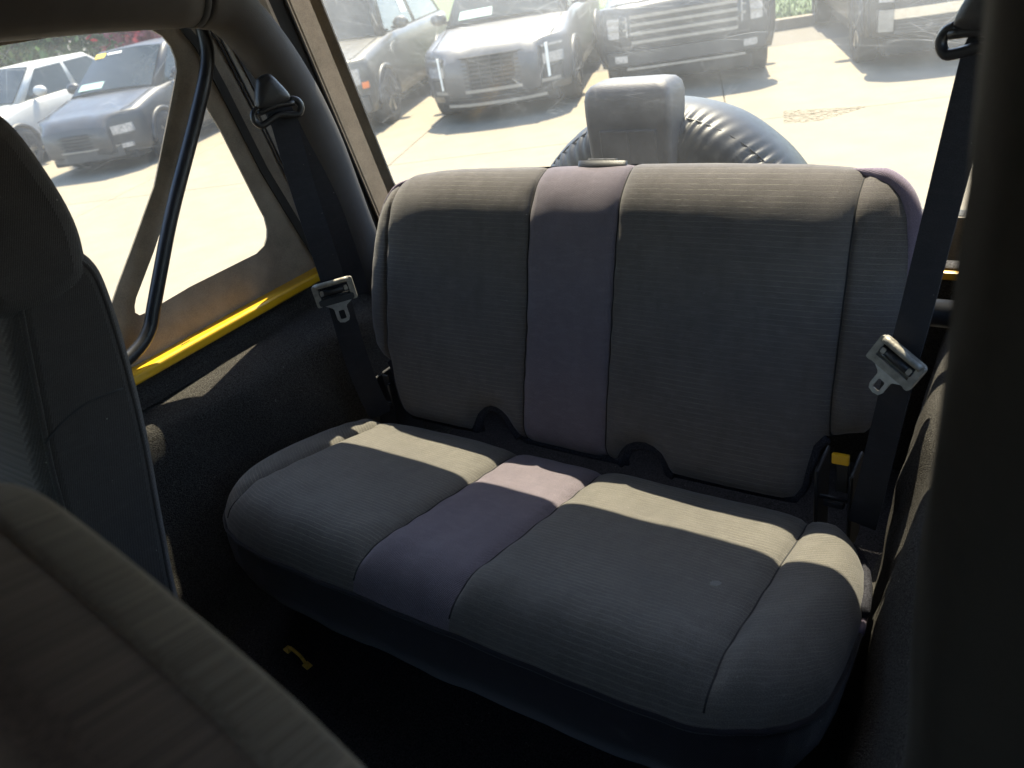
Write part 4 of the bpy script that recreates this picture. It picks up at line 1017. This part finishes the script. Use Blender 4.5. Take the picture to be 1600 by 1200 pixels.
car('dark_hatchback', 'dark grey car with rounded hood nearest the side window, yellow sticker on windshield', (-11.35, 6.25), H, dgrey, L=4.4, W=0.90, zh=0.82, zc=0.98, zb=0.20, zr=1.52, yc=1.15, ywt=2.0, yre=3.5, yrb=4.2, nose_d=0.42, nexp=2.6, ff=0.16, arch=0.36, front=[
    ('grille', -.50, .50, .40, .60, 'gap', .014), *[('grille_bar', -.48, .48, .43+.045*i, .445+.045*i, 'black_trim', .03, {'on': 'grille'}) for i in range(4)],
    ('lower_intake', -.62, .62, .22, .35, 'black_trim', .02), ('headlight', .52, .80, .52, .64, 'lamp', .026), ('fog_light', .62, .74, .32, .38, 'lamp', .026), ('bumper_strip', -.60, .60, .36, .38, 'pale_trim', .03)])
car('white_sedan', 'white car parked farthest left behind the dark grey car', (-14.4, 5.55), H, white, L=4.6, W=0.92, zh=0.84, zc=0.99, zb=0.20, zr=1.50, yc=1.2, ywt=2.1, yre=3.5, yrb=4.3, nose_d=0.42, nexp=2.6, ff=0.14, arch=0.36, front=[
    ('grille', -.46, .46, .44, .62, 'gap', .014), ('grille_bar', -.44, .44, .52, .54, 'chrome', .03), ('lower_intake', -.60, .60, .22, .34, 'black_trim', .02), ('headlight', .50, .80, .54, .66, 'lamp', .026)])

# ------------------------------------------------------------------ trees behind the lot
M['bark'] = plain('tree_bark', (0.09, 0.07, 0.05), 0.95, var=0.3, scale=6, bs=0.5, bscale=40)
def leafmat(name, c):
    m, nt, b = new_mat(name)
    f = ramp(nt, noise(nt, coords(nt), 1.6, 4), 0.3, 0.7)
    cc = mixc(nt, f, tuple(x*0.6 for x in c), tuple(x*1.5 for x in c)); nt.links.new(cc, b.inputs['Base Color']); b.inputs['Roughness'].default_value = 0.6
    t = N(nt, 'ShaderNodeBsdfTranslucent'); nt.links.new(cc, t.inputs[0]); mx = N(nt, 'ShaderNodeMixShader'); mx.inputs[0].default_value = 0.4
    nt.links.new(b.outputs[0], mx.inputs[1]); nt.links.new(t.outputs[0], mx.inputs[2]); nt.links.new(mx.outputs[0], nt.nodes['Material Output'].inputs[0])
    return m
M['leaf_a'] = leafmat('green_leaves', (0.10, 0.18, 0.05)); M['leaf_b'] = leafmat('yellow_green_leaves', (0.16, 0.20, 0.04)); M['leaf_r'] = leafmat('red_leaves', (0.24, 0.030, 0.040))
def tree(name, label, x, y, h, r, m, seed, low=0.4):
    rnd = random.Random(seed)
    t = thing(name, label, 'tree', (x, y, GZ), group='trees behind the parked cars')
    tube('trunk', [(0, 0, 0), (0.05, 0.02, h*.25), (-0.04, 0.05, h*.5), (0, 0, h*.75)], lambda q: 0.16*(1-q)+0.03, 'bark', t, 8, 4)
    for k in range(5):
        a = k*1.26+rnd.random(); tube('limb', [(0, 0, h*.25+k*.1*h), (r*.35*math.cos(a), r*.35*math.sin(a), h*.36+k*.1*h), (r*.7*math.cos(a), r*.7*math.sin(a), h*.45+k*.1*h)], lambda q: 0.06*(1-q)+0.012, 'bark', t, 6, 3)
    V, F = [], []
    clumps = []
    for k in range(60):
        u = Vector((rnd.gauss(0, 1), rnd.gauss(0, 1), rnd.gauss(0, 1))).normalized()*(rnd.random()**0.4)
        clumps.append((Vector((u.x*r, u.y*r, low+(h-low)*(0.5+0.5*u.z))), rnd.uniform(.25, .55)*r*.6))
    for i in range(11000):
        c, s = clumps[rnd.randrange(60)]
        p = c+Vector((rnd.gauss(0, .5), rnd.gauss(0, .5), rnd.gauss(0, .5)))*s
        if p.z < 0.15: continue
        a = Vector((rnd.gauss(0, 1), rnd.gauss(0, 1), rnd.gauss(0, 1))).normalized(); b = a.orthogonal().normalized()
        w = rnd.uniform(.07, .15); n = len(V)
        V += [p-a*w, p+b*w*.5, p+a*w, p-b*w*.5]; F.append((n, n+1, n+2, n+3))
    obj('crown', V, F, m, t, False)
spots = [(-26.5, 8.5, 4.2, 2.4, 'leaf_a', 'dense green tree at the far left edge of the side window'), (-25.0, 11.5, 4.0, 2.3, 'leaf_b', 'yellow-green tree behind the white car'),
         (-23.5, 14.2, 4.6, 2.4, 'leaf_a', 'green tree between the yellow-green tree and the red tree'), (-19.0, 14.4, 4.4, 2.1, 'leaf_r', 'red-leaved tree above the dark grey car'),
         (-16.5, 16.8, 4.6, 2.3, 'leaf_r', 'red-leaved tree hidden mostly by the soft top pillar'), (-29.5, 13.0, 6.5, 3.2, 'leaf_a', 'tall green tree standing farthest back')]
for i, (x, y, h, r, m, lb) in enumerate(spots):
    tree('red_tree' if m == 'leaf_r' else 'green_tree', lb, x, y, h, r, m, 11+i)
